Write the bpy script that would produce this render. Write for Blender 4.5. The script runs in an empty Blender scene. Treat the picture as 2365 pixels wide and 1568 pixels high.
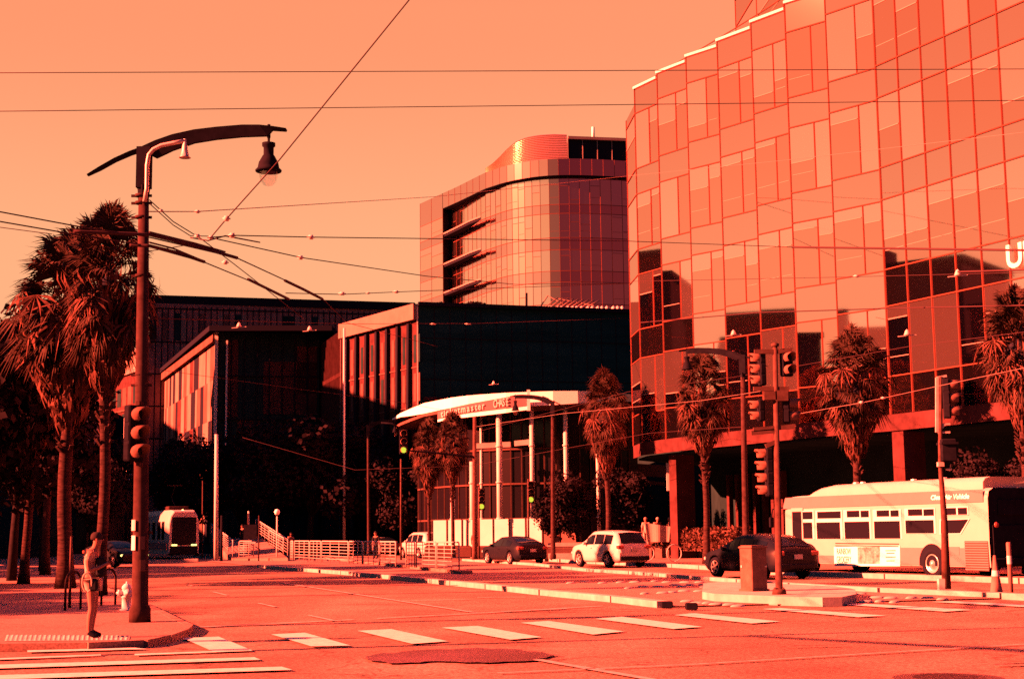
import bpy, math, random
from mathutils import Vector, Matrix
R = math.radians
S = bpy.context.scene
COL = S.collection
# ------------------------------------------------------------ camera
CAMZ, FPX, PITCH, ROLL = 1.7, 3400.0, 7.44, 0.66
cd = bpy.data.cameras.new("camera"); cam = bpy.data.objects.new("camera", cd); COL.objects.link(cam)
cd.sensor_width = 36; cd.lens = 36 * FPX / 2365; cd.clip_end = 3000; cd.clip_start = 0.1
CR = Matrix.Rotation(R(90 + PITCH), 4, 'X') @ Matrix.Rotation(R(-ROLL), 4, 'Z')
cam.matrix_world = Matrix.Translation((0, 0, CAMZ)) @ CR
S.camera = cam
# ------------------------------------------------------------ sky, sun, exposure
SUN_EL, SUNDIR = 23.0, Vector((0.97, 0.24, 0)).normalized()
EXPO = 4.3
w = bpy.data.worlds.new("World"); S.world = w; w.use_nodes = True
nt = w.node_tree; nt.nodes.clear(); N = nt.nodes.new; K = nt.links.new
out = N('ShaderNodeOutputWorld'); bg = N('ShaderNodeBackground'); bg.inputs[1].default_value = 0.0555
tc = N('ShaderNodeTexCoord'); sx = N('ShaderNodeSeparateXYZ'); K(tc.outputs['Generated'], sx.inputs[0])
rp = N('ShaderNodeValToRGB'); K(sx.outputs[2], rp.inputs[0])
cr = rp.color_ramp; cr.interpolation = 'EASE'
stops = [(0.0, (.97, .47, .25)), (0.16, (.98, .43, .215)), (0.34, (.98, .31, .15)), (0.44, (.22, .06, .07)), (0.60, (.006, .10, .25)), (1.0, (.002, .14, .36))]
cr.elements[0].position = 0; cr.elements[0].color = stops[0][1] + (1,)
cr.elements[1].position = 1; cr.elements[1].color = stops[-1][1] + (1,)
for p, c in stops[1:-1]:
    e = cr.elements.new(p); e.color = c + (1,)
rb = N('ShaderNodeValToRGB'); K(sx.outputs[2], rb.inputs[0]); cb = rb.color_ramp
cb.elements[0].position = 0; cb.elements[0].color = (.24, .036, .03, 1)
cb.elements[1].position = .6; cb.elements[1].color = (.002, .11, .30, 1)
e = cb.elements.new(.3); e.color = (.14, .02, .035, 1)
dt = N('ShaderNodeVectorMath'); dt.operation = 'DOT_PRODUCT'; K(tc.outputs['Generated'], dt.inputs[0]); dt.inputs[1].default_value = (-.88, .47, 0)
mr = N('ShaderNodeMapRange'); mr.inputs[1].default_value = -.38; mr.inputs[2].default_value = .13; K(dt.outputs['Value'], mr.inputs[0]); mr.interpolation_type = 'SMOOTHSTEP'
mx = N('ShaderNodeMix'); mx.data_type = 'RGBA'; K(mr.outputs[0], mx.inputs[0]); K(rb.outputs[0], mx.inputs[6]); K(rp.outputs[0], mx.inputs[7])
sky = N('ShaderNodeTexSky'); sky.sky_type = 'NISHITA'; sky.sun_disc = False
sky.sun_elevation = R(SUN_EL); sky.sun_rotation = math.atan2(-SUNDIR.x, -SUNDIR.y) % (2 * math.pi)
bw = N('ShaderNodeRGBToBW'); K(sky.outputs[0], bw.inputs[0])
m2 = N('ShaderNodeMapRange'); m2.inputs[1].default_value = 1; m2.inputs[2].default_value = 12; m2.inputs[3].default_value = .93; m2.inputs[4].default_value = 1.08; K(bw.outputs[0], m2.inputs[0])
ml = N('ShaderNodeMix'); ml.data_type = 'RGBA'; ml.blend_type = 'MULTIPLY'; ml.inputs[0].default_value = 1; K(mx.outputs[2], ml.inputs[6]); K(m2.outputs[0], ml.inputs[7])
K(ml.outputs[2], bg.inputs[0]); K(bg.outputs[0], out.inputs[0])
sl = bpy.data.lights.new("sun", 'SUN'); sl.energy = 5.0; sl.angle = R(0.5); sl.color = (1.0, 0.108, 0.048)
so = bpy.data.objects.new("sun", sl); COL.objects.link(so)
trv = Vector((SUNDIR.x * math.cos(R(SUN_EL)), SUNDIR.y * math.cos(R(SUN_EL)), -math.sin(R(SUN_EL))))
so.rotation_euler = trv.to_track_quat('-Z', 'Y').to_euler()
S.view_settings.view_transform = 'Standard'; S.view_settings.look = 'None'; S.view_settings.gamma = 1
S.view_settings.use_curve_mapping = False; S.view_settings.exposure = EXPO
S.cycles.use_denoising = False; S.cycles.max_bounces = 6; S.cycles.diffuse_bounces = 1; S.cycles.transparent_max_bounces = 12

# ------------------------------------------------------------ helpers
def ray(px, py):
    return (CR.to_3x3() @ Vector(((px - 1182.5) / FPX, -(py - 784) / FPX, -1))).normalized()
C0 = Vector((0, 0, CAMZ))
def G(px, py, z=0.0):
    d = ray(px, py); return C0 + d * ((z - CAMZ) / d.z)
def P(px, py, Y):
    d = ray(px, py); return C0 + d * (Y / d.y)
def hit(px, py, p0, n):
    d = ray(px, py); return C0 + d * ((Vector(p0) - C0).dot(n) / d.dot(n))
def gx(px, Y):            # ground-plan point seen in column px at depth Y
    d = ray(px, 1230); return Vector((d.x / d.y * Y, Y, 0))
def DZ(px, py, z):         # depth at which the sight line through (px, py) reaches height z
    d = ray(px, py); return (z - CAMZ) * d.y / d.z
def gt(px, D, py=430):    # plan point under the picture point (px, py) at depth D
    v = P(px, py, D); return Vector((v.x, v.y, 0))
H = Vector((-0.435, 0.90, 0)).normalized()          # the street's direction
HN = Vector((-H.y, H.x, 0))                          # left-hand normal
ROTH = math.atan2(H.y, H.x)

def link(o, parent=None):
    COL.objects.link(o)
    if parent is not None: o.parent = parent
    return o
def tag(o, label=None, cat=None, group=None, kind=None):
    if label: o['label'] = label
    if cat: o['category'] = cat
    if group: o['group'] = group
    if kind: o['kind'] = kind
    return o
def thing(name, label, cat, loc=(0, 0, 0), rotz=0, group=None):
    o = bpy.data.objects.new(name, None); o.empty_display_size = .3; link(o)
    o.location = loc; o.rotation_euler = (0, 0, rotz)
    return tag(o, label, cat, group)
def w2l(o):
    m = Matrix.Identity(4)
    while o is not None:
        m = (Matrix.Translation(o.location) @ o.rotation_euler.to_matrix().to_4x4() @ Matrix.Diagonal((*o.scale, 1))) @ m
        o = o.parent
    return m.inverted()
def copy_tree(o, parent=None):
    c = o.copy(); COL.objects.link(c); c.parent = parent
    for ch in list(o.children): copy_tree(ch, c)
    return c
def place(o, loc, rz, label=None, group=None, scale=1):
    o.location = loc; o.rotation_euler = (0, 0, rz); o.scale = (scale,) * 3
    if label: o['label'] = label
    if group: o['group'] = group
    return o

class MB:
    def __init__(s): s.v = []; s.f = []; s.m = []; s.sm = []
    def add(s, vs, fs, mi=0, smooth=False, M=None):
        b = len(s.v)
        for v in vs:
            v = Vector(v); s.v.append(tuple(M @ v if M is not None else v))
        for f in fs:
            s.f.append([b + i for i in f]); s.m.append(mi); s.sm.append(smooth)
        return s
    def quad(s, a, b, c, d, mi=0): return s.add([a, b, c, d], [(0, 1, 2, 3)], mi)
    def box(s, c, d, rz=0, mi=0, M=None, bev=0):
        x, y, z = d[0] / 2, d[1] / 2, d[2] / 2
        m = Matrix.Translation(c) @ Matrix.Rotation(rz, 4, 'Z')
        if M is not None: m = M @ m
        if bev <= 0:
            vs = [(i * x, j * y, k * z) for k in (-1, 1) for j in (-1, 1) for i in (-1, 1)]
            return s.add(vs, [(0, 2, 3, 1), (4, 5, 7, 6), (0, 1, 5, 4), (2, 6, 7, 3), (0, 4, 6, 2), (1, 3, 7, 5)], mi, M=m)
        b = min(bev, x * .9, y * .9, z * .9); vs = []
        for k in (-1, 1):
            for t in ((1, b), (0, 0)) if k < 0 else ((0, 0), (1, b)):
                ins = t[1]; zz = k * z if t[0] else k * (z - b)
                X, Y = x - ins, y - ins
                vs += [(-X, -Y + (0 if ins else b) * 0, zz)] * 0
                cc = b if not ins else b * .4
                vs += [(-X + cc, -Y, zz), (X - cc, -Y, zz), (X, -Y + cc, zz), (X, Y - cc, zz), (X - cc, Y, zz), (-X + cc, Y, zz), (-X, Y - cc, zz), (-X, -Y + cc, zz)]
        fs = [tuple(range(7, -1, -1)), tuple(range(24, 32))]
        for r in range(3):
            for i in range(8): fs.append((r * 8 + i, r * 8 + (i + 1) % 8, r * 8 + 8 + (i + 1) % 8, r * 8 + 8 + i))
        return s.add(vs, fs, mi, M=m)
    def bar(s, a, b, wd, hd=None, mi=0):
        a, b = Vector(a), Vector(b); d = b - a; L = d.length
        if L < 1e-6: return s
        q = d.to_track_quat('X', 'Z').to_matrix().to_4x4()
        return s.box((0, 0, 0), (L, wd, hd or wd), M=Matrix.Translation((a + b) / 2) @ q, mi=mi)
    def tube(s, pts, r, n=10, mi=0, cap=True, smooth=True):
        pts = [Vector(p) for p in pts]; k = len(pts)
        rs = r if isinstance(r, (list, tuple)) else [r] * k
        vs = []; up = None
        for i, p in enumerate(pts):
            d = (pts[min(i + 1, k - 1)] - pts[max(i - 1, 0)])
            d = d.normalized() if d.length > 1e-9 else Vector((0, 0, 1))
            if up is None: up = Vector((0, 0, 1)) if abs(d.z) < .9 else Vector((1, 0, 0))
            a = d.cross(up).normalized(); b2 = a.cross(d).normalized(); up = b2
            for j in range(n):
                t = 2 * math.pi * j / n; vs.append(p + (a * math.cos(t) + b2 * math.sin(t)) * rs[i])
        fs = [(i * n + j, i * n + (j + 1) % n, (i + 1) * n + (j + 1) % n, (i + 1) * n + j) for i in range(k - 1) for j in range(n)]
        s.add(vs, fs, mi, smooth)
        if cap:
            b = len(s.v) - k * n
            s.f.append([b + j for j in range(n)][::-1]); s.m.append(mi); s.sm.append(False)
            s.f.append([b + (k - 1) * n + j for j in range(n)]); s.m.append(mi); s.sm.append(False)
        return s
    def cyl(s, c, r, h, n=16, mi=0, r2=None): return s.tube([c, Vector(c) + Vector((0, 0, h))], [r, r2 if r2 is not None else r], n, mi)
    def lathe(s, prof, c=(0, 0, 0), n=20, mi=0, M=None, smooth=True):
        vs = []; c = Vector(c)
        for (r, z) in prof:
            for j in range(n):
                t = 2 * math.pi * j / n; vs.append(c + Vector((r * math.cos(t), r * math.sin(t), z)))
        fs = [(i * n + j, i * n + (j + 1) % n, (i + 1) * n + (j + 1) % n, (i + 1) * n + j) for i in range(len(prof) - 1) for j in range(n)]
        return s.add(vs, fs, mi, smooth, M)
    def prism(s, poly, z0, z1, mi=0, mtop=None):
        n = len(poly); vs = [(p[0], p[1], z0) for p in poly] + [(p[0], p[1], z1) for p in poly]
        s.add(vs, [(i, (i + 1) % n, n + (i + 1) % n, n + i) for i in range(n)] + [tuple(range(n))[::-1]], mi)
        b = len(s.v) - 2 * n; s.f.append([b + n + i for i in range(n)]); s.m.append(mi if mtop is None else mtop); s.sm.append(False)
        return s
    def ext(s, prof, a, b, M, mi=0, smooth=False):        # profile (y,z) swept along local x from a to b
        n = len(prof); vs = [(a, p[0], p[1]) for p in prof] + [(b, p[0], p[1]) for p in prof]
        return s.add(vs, [(i, (i + 1) % n, n + (i + 1) % n, n + i) for i in range(n)] + [tuple(range(n))[::-1], tuple(range(n, 2 * n))], mi, smooth, M)
    def build(s, name, mats, parent=None, world=False):
        me = bpy.data.meshes.new(name)
        vs = s.v
        if world and parent is not None:
            W = w2l(parent); vs = [tuple(W @ Vector(v)) for v in vs]
        me.from_pydata(vs, [], s.f)
        for m in (mats if isinstance(mats, (list, tuple)) else [mats]): me.materials.append(m)
        me.polygons.foreach_set('material_index', s.m); me.polygons.foreach_set('use_smooth', s.sm)
        me.update()
        o = bpy.data.objects.new(name, me); link(o, parent); return o

# ------------------------------------------------------------ materials
def mat(name, col, rough=.8, metal=0.0, spec=0.0, noise=0.0, scale=3.0, bump=0.0, coat=0.0, emit=None, es=0, detail=6, stretch=None):
    m = bpy.data.materials.new(name); m.use_nodes = True; t = m.node_tree; b = t.nodes['Principled BSDF']
    if not isinstance(col, (tuple, list)): col = (col, col, col)
    b.inputs['Base Color'].default_value = (*col, 1); b.inputs['Roughness'].default_value = rough
    b.inputs['Metallic'].default_value = metal; b.inputs['Specular IOR Level'].default_value = spec
    b.inputs['Coat Weight'].default_value = coat
    if emit: b.inputs['Emission Color'].default_value = (*emit, 1); b.inputs['Emission Strength'].default_value = es
    if noise or bump:
        tc = t.nodes.new('ShaderNodeTexCoord'); nz = t.nodes.new('ShaderNodeTexNoise')
        nz.inputs['Scale'].default_value = scale; nz.inputs['Detail'].default_value = detail; nz.inputs['Roughness'].default_value = .65
        if stretch:
            mp = t.nodes.new('ShaderNodeMapping'); mp.inputs['Scale'].default_value = stretch
            t.links.new(tc.outputs['Object'], mp.inputs[0]); t.links.new(mp.outputs[0], nz.inputs['Vector'])
        else: t.links.new(tc.outputs['Object'], nz.inputs['Vector'])
        if noise:
            r = t.nodes.new('ShaderNodeValToRGB'); r.color_ramp.elements[0].position = .3; r.color_ramp.elements[1].position = .7
            r.color_ramp.elements[0].color = (*[c * (1 - noise) for c in col], 1); r.color_ramp.elements[1].color = (*[min(1, c * (1 + noise)) for c in col], 1)
            t.links.new(nz.outputs['Fac'], r.inputs[0]); t.links.new(r.outputs[0], b.inputs['Base Color'])
        if bump:
            bp = t.nodes.new('ShaderNodeBump'); bp.inputs['Strength'].default_value = bump; bp.inputs['Distance'].default_value = .02
            t.links.new(nz.outputs['Fac'], bp.inputs['Height']); t.links.new(bp.outputs[0], b.inputs['Normal'])
    return m
def ground_mat(name, col, fine, patch, crack=0.0, joint=None):
    m = bpy.data.materials.new(name); m.use_nodes = True; t = m.node_tree; b = t.nodes['Principled BSDF']
    b.inputs['Roughness'].default_value = .9; b.inputs['Specular IOR Level'].default_value = .15
    tc = t.nodes.new('ShaderNodeTexCoord')
    def nz(sc, det, st=None):
        n = t.nodes.new('ShaderNodeTexNoise'); n.inputs['Scale'].default_value = sc; n.inputs['Detail'].default_value = det
        if st:
            mp = t.nodes.new('ShaderNodeMapping'); mp.inputs['Scale'].default_value = st[:3]; mp.inputs['Rotation'].default_value = (0, 0, st[3])
            t.links.new(tc.outputs['Object'], mp.inputs[0]); t.links.new(mp.outputs[0], n.inputs['Vector'])
        else: t.links.new(tc.outputs['Object'], n.inputs['Vector'])
        return n.outputs['Fac']
    def mrange(x, a, bb, c, d):
        q = t.nodes.new('ShaderNodeMapRange'); t.links.new(x, q.inputs[0])
        for i, v in enumerate((a, bb, c, d)): q.inputs[i + 1].default_value = v
        return q.outputs[0]
    def mul(x, y):
        q = t.nodes.new('ShaderNodeMath'); q.operation = 'MULTIPLY'; t.links.new(x, q.inputs[0]); t.links.new(y, q.inputs[1]); return q.outputs[0]
    v = mul(mrange(nz(26, 3), .36, .64, 1 - fine, 1 + fine), mrange(nz(.35, 5), .3, .7, 1 - patch, 1 + patch))
    v = mul(v, mrange(nz(.5, 4, (1, .07, 1, R(25.8))), .3, .7, 1 - patch * .8, 1 + patch * .8))     # wheel-track streaks along the street
    if crack:
        vo = t.nodes.new('ShaderNodeTexVoronoi'); vo.feature = 'DISTANCE_TO_EDGE'; vo.inputs['Scale'].default_value = .16
        wn = t.nodes.new('ShaderNodeTexNoise'); wn.inputs['Scale'].default_value = .8; t.links.new(tc.outputs['Object'], wn.inputs['Vector'])
        ad = t.nodes.new('ShaderNodeVectorMath'); ad.operation = 'MULTIPLY_ADD'; t.links.new(wn.outputs['Color'], ad.inputs[0]); ad.inputs[1].default_value = (2.2, 2.2, 0); t.links.new(tc.outputs['Object'], ad.inputs[2])
        t.links.new(ad.outputs[0], vo.inputs['Vector'])
        v = mul(v, mrange(vo.outputs['Distance'], .0, .006, 1 - crack, 1))
    c = t.nodes.new('ShaderNodeVectorMath'); c.operation = 'SCALE'; c.inputs[0].default_value = col; t.links.new(v, c.inputs['Scale'])
    t.links.new(c.outputs[0], b.inputs['Base Color'])
    return m
def glass_mat(name, diff, fac, tint=(1, .47, .42), rough=.03, wav=.0):   # coated architectural glass: what shows through it plus a mirror-like coat
    m = bpy.data.materials.new(name); m.use_nodes = True; t = m.node_tree; t.nodes.remove(t.nodes['Principled BSDF'])
    o = t.nodes['Material Output']; d = t.nodes.new('ShaderNodeBsdfDiffuse'); g = t.nodes.new('ShaderNodeBsdfGlossy'); x = t.nodes.new('ShaderNodeMixShader')
    d.inputs[0].default_value = (*diff, 1); g.inputs[0].default_value = (*tint, 1); g.inputs['Roughness'].default_value = rough; x.inputs[0].default_value = fac
    if wav:
        tc = t.nodes.new('ShaderNodeTexCoord'); nz = t.nodes.new('ShaderNodeTexNoise'); nz.inputs['Scale'].default_value = .6; bp = t.nodes.new('ShaderNodeBump'); bp.inputs['Strength'].default_value = wav; bp.inputs['Distance'].default_value = .05
        t.links.new(tc.outputs['Object'], nz.inputs['Vector']); t.links.new(nz.outputs['Fac'], bp.inputs['Height']); t.links.new(bp.outputs[0], g.inputs['Normal'])
    t.links.new(d.outputs[0], x.inputs[1]); t.links.new(g.outputs[0], x.inputs[2]); t.links.new(x.outputs[0], o.inputs[0]); return m
M = dict(
 asphalt=ground_mat('asphalt', (.112, .078, .064), .5, .30, .6),
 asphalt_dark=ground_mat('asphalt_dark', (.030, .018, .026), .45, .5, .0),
 track=ground_mat('track_concrete', (.135, .095, .085), .3, .14, .3),
 walk=ground_mat('sidewalk_concrete', (.135, .092, .082), .3, .14, .45),
 kerb=mat('kerb_paint', (.27, .245, .235), .8, noise=.22, scale=2.5, bump=.2),
 paint=mat('road_paint', (.42, .40, .38), .8, noise=.22, scale=6),
 thinpaint=mat('worn_paint', (.22, .21, .21), .8, noise=.4, scale=5),
 black=mat('black_paint', (.007, .008, .013), .55, noise=.3, scale=4),
 pole=mat('dark_pole_paint', (.026, .017, .018), .5, noise=.35, scale=5, bump=.1),
 redpole=mat('weathered_pole', (.045, .028, .026), .5, noise=.3, scale=6),
 steel=mat('galvanised_steel', (.3, .3, .3), .45, metal=.25, noise=.2, scale=8),
 rail=mat('rail_steel', (.28, .27, .27), .5, metal=.1),
 white=mat('white_paint', (.44, .44, .46), .5, noise=.06, scale=2),
 cream=mat('cream_panel', (.33, .33, .33), .8, noise=.1, scale=.6),
 wire=mat('overhead_wire', (.03, .02, .025), .6),
 wirelit=mat('overhead_wire_lit', (.12, .11, .11), .5),  # lighter copy of the wire colour, paints spans as sunlit
 porcelain=mat('insulator', (.35, .33, .33), .4),
 visor=mat('signal_visor', (.10, .06, .052), .6, noise=.15, scale=12),
 lensdark=mat('dark_lens', (.012, .016, .03), .3, spec=.4),
 green=mat('green_lens', (.2, .5, .05), .3, emit=(.75, .8, .06), es=.05),
 lampglass=mat('clear_globe', (.8, .8, .8), .08, spec=.5),
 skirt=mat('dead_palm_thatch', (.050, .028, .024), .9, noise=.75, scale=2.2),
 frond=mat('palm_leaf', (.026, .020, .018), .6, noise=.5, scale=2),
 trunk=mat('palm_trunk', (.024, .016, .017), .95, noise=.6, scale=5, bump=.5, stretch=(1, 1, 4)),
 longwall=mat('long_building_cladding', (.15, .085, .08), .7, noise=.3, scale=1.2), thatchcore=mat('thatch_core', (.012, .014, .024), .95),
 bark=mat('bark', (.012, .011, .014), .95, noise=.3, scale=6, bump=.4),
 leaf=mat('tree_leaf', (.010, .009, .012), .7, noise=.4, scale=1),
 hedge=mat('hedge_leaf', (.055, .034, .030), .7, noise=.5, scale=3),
 tyre=mat('tyre_rubber', (.007, .009, .016), .85),
 rim=mat('alloy_rim', (.35, .35, .35), .3, metal=.5),
 carwhite=mat('white_car_paint', (.34, .34, .34), .3, spec=.5, coat=.6),
 carblack=mat('black_car_paint', (.004, .006, .011), .4, spec=.08),
 carsilver=mat('silver_car_paint', (.22, .22, .22), .35, metal=.4, coat=.4),
 carglass=mat('car_glass', (.003, .006, .012), .12, spec=.15),
 taillight=mat('tail_lamp', (.22, .05, .04), .2, spec=.5),
 plate=mat('plate', (.3, .3, .3), .5),
 buswhite=mat('bus_cream_paint', (.28, .265, .26), .45, spec=.3, noise=.05, scale=1.5),
 busred=mat('bus_band_paint', (.18, .115, .125), .45, spec=.3, noise=.05, scale=2),
 busglass=mat('bus_window_glass', (.005, .006, .011), .2, spec=.05),
 skin=mat('skin', (.17, .095, .08), .6), cloth=mat('pale_cotton', (.25, .20, .18), .9, noise=.1, scale=12, bump=.2),
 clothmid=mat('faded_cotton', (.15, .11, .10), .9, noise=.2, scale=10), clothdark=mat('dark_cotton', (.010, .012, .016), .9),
 hair=mat('dark_hair', (.02, .018, .02), .7), wood=mat('rough_box_paint', (.10, .065, .055), .85, noise=.3, scale=4, bump=.3),
 cone=mat('cone_plastic', (.20, .105, .095), .6),
 navywall=mat('dark_cladding', (.005, .030, .036), .7, noise=.35, scale=.3, stretch=(.3, .3, 3)),
 maroon=mat('brown_metal_cladding', (.036, .018, .020), .7, noise=.35, scale=1.2),
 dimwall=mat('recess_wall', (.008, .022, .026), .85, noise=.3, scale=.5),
 lightwall=mat('pale_cladding', (.125, .10, .092), .8, noise=.18, scale=.4),
 midwall=mat('mid_cladding', (.07, .045, .042), .8, noise=.25, scale=.5),
 roofdark=mat('roof_fascia', (.008, .010, .018), .8),
 parapet=mat('parapet_metal', (.14, .13, .13), .6, noise=.15, scale=1),
 corr=mat('corrugated_metal', (.45, .30, .24), .30, metal=.8),
 spandrel=glass_mat('spandrel_glass', (.010, .008, .010), .84, (1, .60, .54), .03),
 blind=glass_mat('glass_over_blind', (.06, .055, .055), .72, (1, .78, .72), .03),
 vision=glass_mat('vision_glass', (.005, .005, .010), .88, (1, .50, .42), .02),
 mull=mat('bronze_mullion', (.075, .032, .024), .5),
 mulllit=mat('aluminium_edge', (.16, .13, .12), .5),
 tglass=glass_mat('tower_glass', (.010, .008, .010), .88, (1, .74, .64), .09),
 tblind=glass_mat('tower_glass_blind', (.025, .02, .02), .82, (1, .78, .72), .09),
 tspan=glass_mat('tower_spandrel', (.006, .005, .008), .80, (1, .60, .56), .10),
 dglass=mat('dark_lobby_glass', (.0035, .0035, .006), .2, spec=.25),
 fascia=mat('canopy_fascia', (.62, .62, .62), .6, noise=.04),
 banner=mat('banner_vinyl', (.11, .075, .085), .7), bannertext=mat('banner_lettering', (.3, .27, .27), .8),
 signwhite=mat('sign_letter', (.6, .6, .6), .5), lamp_lit=mat('headlamp_lit', (.8, .8, .6), .3, emit=(.9, .75, .2), es=.12),
)
rnd = random.Random(7)

# ------------------------------------------------------------ ground
def sheet(name, poly, z, m):
    mb = MB(); mb.add([(p[0], p[1], z) for p in poly], [tuple(range(len(poly)))]); return tag(mb.build(name, m), kind='structure')
gm = MB(); gm.add([(-900, -60, -.02), (900, -60, -.02), (900, 1600, -.02), (-900, 1600, -.02)], [(0, 1, 2, 3)])
tag(gm.build('ground', M['asphalt']), kind='structure')
def line(name, pix, wd, hg, m, z0=0.0, pts=None, gaps=(), darks=()):   # a raised kerb strip along a ground polyline
    pts = pts or [G(*p) for p in pix]
    mb = MB()
    for a, b in zip(pts, pts[1:]):
        d = (b - a); L = d.length; k = max(1, int(L / 3.0)); nrm = Vector((-d.y, d.x, 0)).normalized() * wd / 2
        for i in range(k):
            p, q = a + d * ((i + .012) / k), a + d * ((i + .988) / k)
            mi = 1 if rnd.random() < .03 else 0
            mb.prism([p - nrm, q - nrm, q + nrm, p + nrm], z0 - .02, hg, mi)
    return tag(mb.build(name, [m, M['midwall']]), kind='structure')
# tram reservation between the long kerbs, one step above the carriageway
kA = [(600, 1309), (665, 1315), (794, 1325), (860, 1331), (1131, 1358), (1257, 1372), (1424, 1388), (1533, 1401)]
kC = [(1072, 1295), (1238, 1306), (1363, 1320), (1460, 1326), (1608, 1338), (1832, 1356), (2040, 1368), (2323, 1381), (2500, 1390)]
kB = [(859, 1304), (1069, 1325)]
line('kerb', kA, .30, .13, M['kerb']); line('kerb', kC, .30, .13, M['kerb'])
sheet('tramway', [G(*p) for p in kA] + [G(*p) for p in reversed(kC[:8])] + [G(680, 1284), G(500, 1284), G(480, 1296)], .012, M['track'])
# far sidewalk on the right with its kerb, near sidewalk at the left corner
kD = [(900, 1270), (1100, 1284), (1257, 1294), (1331, 1299), (1557, 1309), (1620, 1313), (1800, 1326)]
ptsD = [G(*p) for p in kD]
ptsD.append(ptsD[-1] - H * 40); ptsD.insert(0, ptsD[0] + H * 60)
line('kerb', None, .25, .15, M['kerb'], pts=ptsD)
mb = MB(); mb.prism([(p.x, p.y) for p in ptsD] + [(ptsD[-1].x + 40, ptsD[-1].y + 12), (60, 110), (40, 240), (ptsD[0].x, 240)], -.015, .13)
tag(mb.build('sidewalk', M['walk']), kind='structure')
cor = [(-700, 1495), (-200, 1490), (0, 1486), (200, 1483), (330, 1477), (385, 1466), (425, 1452), (436, 1442), (405, 1428), (345, 1398), (290, 1374), (240, 1356), (110, 1322), (0, 1303), (-500, 1277), (-1500, 1285)]
cp = [G(x, y, .10) for x, y in cor]
mb = MB(); mb.prism([(p.x, p.y) for p in cp][::-1], -.015, .10); tag(mb.build('sidewalk', M['walk']), kind='structure')
line('kerb', None, .16, .105, M['walk'], pts=cp[3:13])
# tactile paving at the ramp
mb = MB(); q = [G(15, 1466, .104), G(300, 1468, .104), G(298, 1478, .104), G(10, 1480, .104)]
mb.add([(p.x, p.y, .108) for p in q], [(0, 1, 2, 3)][:1])
for i in range(26):
    for j in range(5):
        a = q[0].lerp(q[1], (i + .5) / 26); b = q[3].lerp(q[2], (i + .5) / 26); p = a.lerp(b, (j + .5) / 5)
        mb.lathe([(.03, 0), (.02, .012), (0, .013)], (p.x, p.y, .108), 6)
tag(mb.build('tactile_paving', M['kerb']), 'pale ribbed tactile paving strip at the corner kerb ramp', 'paving')
# traffic island
def isl(pix, z=0): return [G(*p, z) for p in pix]
ip = isl([(1622, 1384), (1650, 1389), (1800, 1396), (1900, 1399), (1945, 1398), (1978, 1390), (1976, 1378), (1930, 1370), (1780, 1362), (1660, 1358), (1625, 1362)])
mb = MB(); mb.prism([(p.x, p.y) for p in ip], -.015, .19, 0, 1)
tag(mb.build('traffic_island', [M['kerb'], M['kerb']]), 'low concrete traffic island with a pale painted kerb in the junction', 'island')
# painted markings
MK = MB(); TK = MB(); ZM = [.004]
def mark(pix, mb=MK, z=.006):
    p = [G(*q) for q in pix]; mb.add([(v.x, v.y, z) for v in p], [tuple(range(len(p)))])
def z5(x, y): return (x * .4856, 1301.5 + y * .4856)
def z6(x, y): return (1148.4 + x * .5144, 1301.5 + y * .5144)
for q in ([(870, 354), (1040, 347), (1200, 412), (1010, 416)], [(1290, 336), (1450, 328), (1670, 390), (1480, 393)], [(1700, 319), (1860, 311), (2130, 369), (1960, 381)]):
    mark([z5(*p) for p in q])
mark([(1020, 1449), (1102, 1445), (1251, 1471), (1179, 1477)])
for q in ([(105, 265), (230, 257), (570, 304), (430, 318)], [(440, 247), (560, 238), (920, 283), (790, 293)], [(795, 230), (880, 222), (1270, 259), (1140, 268)],
          [(1190, 203), (1270, 199), (1745, 233), (1620, 240)], [(1555, 183), (1640, 179), (2130, 207), (2010, 215)], [(1950, 171), (2040, 168), (2500, 190), (2480, 200)]):
    mark([z6(*p) for p in q])
for q in ([(-600, 503), (0, 480), (1210, 445), (1240, 457), (0, 498), (-600, 522)], [(-600, 560), (0, 530), (1340, 490), (1390, 505), (0, 551), (-600, 583)], [(130, 412), (640, 400), (700, 406), (130, 421)], [(640, 429), (1180, 410), (1200, 414), (640, 436)],
          [(-500, 468), (0, 449), (480, 432), (480, 436), (0, 456), (-500, 476)]):
    mark([z5(*p) for p in q])
def thin(a, b, wd=.09, f=z5):
    a, b = G(*f(*a)), G(*f(*b)); d = (b - a).normalized(); n = Vector((-d.y, d.x, 0)) * wd / 2
    TK.add([(v.x, v.y, .005) for v in (a - n, b - n, b + n, a + n)], [(0, 1, 2, 3)])
idn = lambda x, y: (x, y)
for a, b, wd in (((900, 303), (1680, 265), .16), ((1790, 260), (2700, 212), .14), ((1340, 90), (2260, 232), .13), ((1340, 90), (1740, 81), .12), ((890, 100), (915, 106), .1),
              ((1015, 133), (1080, 150), .1), ((1230, 187), (1310, 205), .1), ((1470, 245), (1580, 268), .1), ((1900, 176), (2230, 169), .1), ((2270, 160), (2500, 158), .12)): thin(a, b, wd)
for a, b, wd in (((0, 490), (900, 450), .07), ((900, 450), (2365, 360), .07), ((180, 430), (700, 520), .14), ((0, 215), (470, 189), .13)): thin(a, b, wd, z6)
tag(MK.build('crosswalk_markings', M['paint']), kind='structure'); tag(TK.build('lane_markings', M['thinpaint']), kind='structure')
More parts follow.
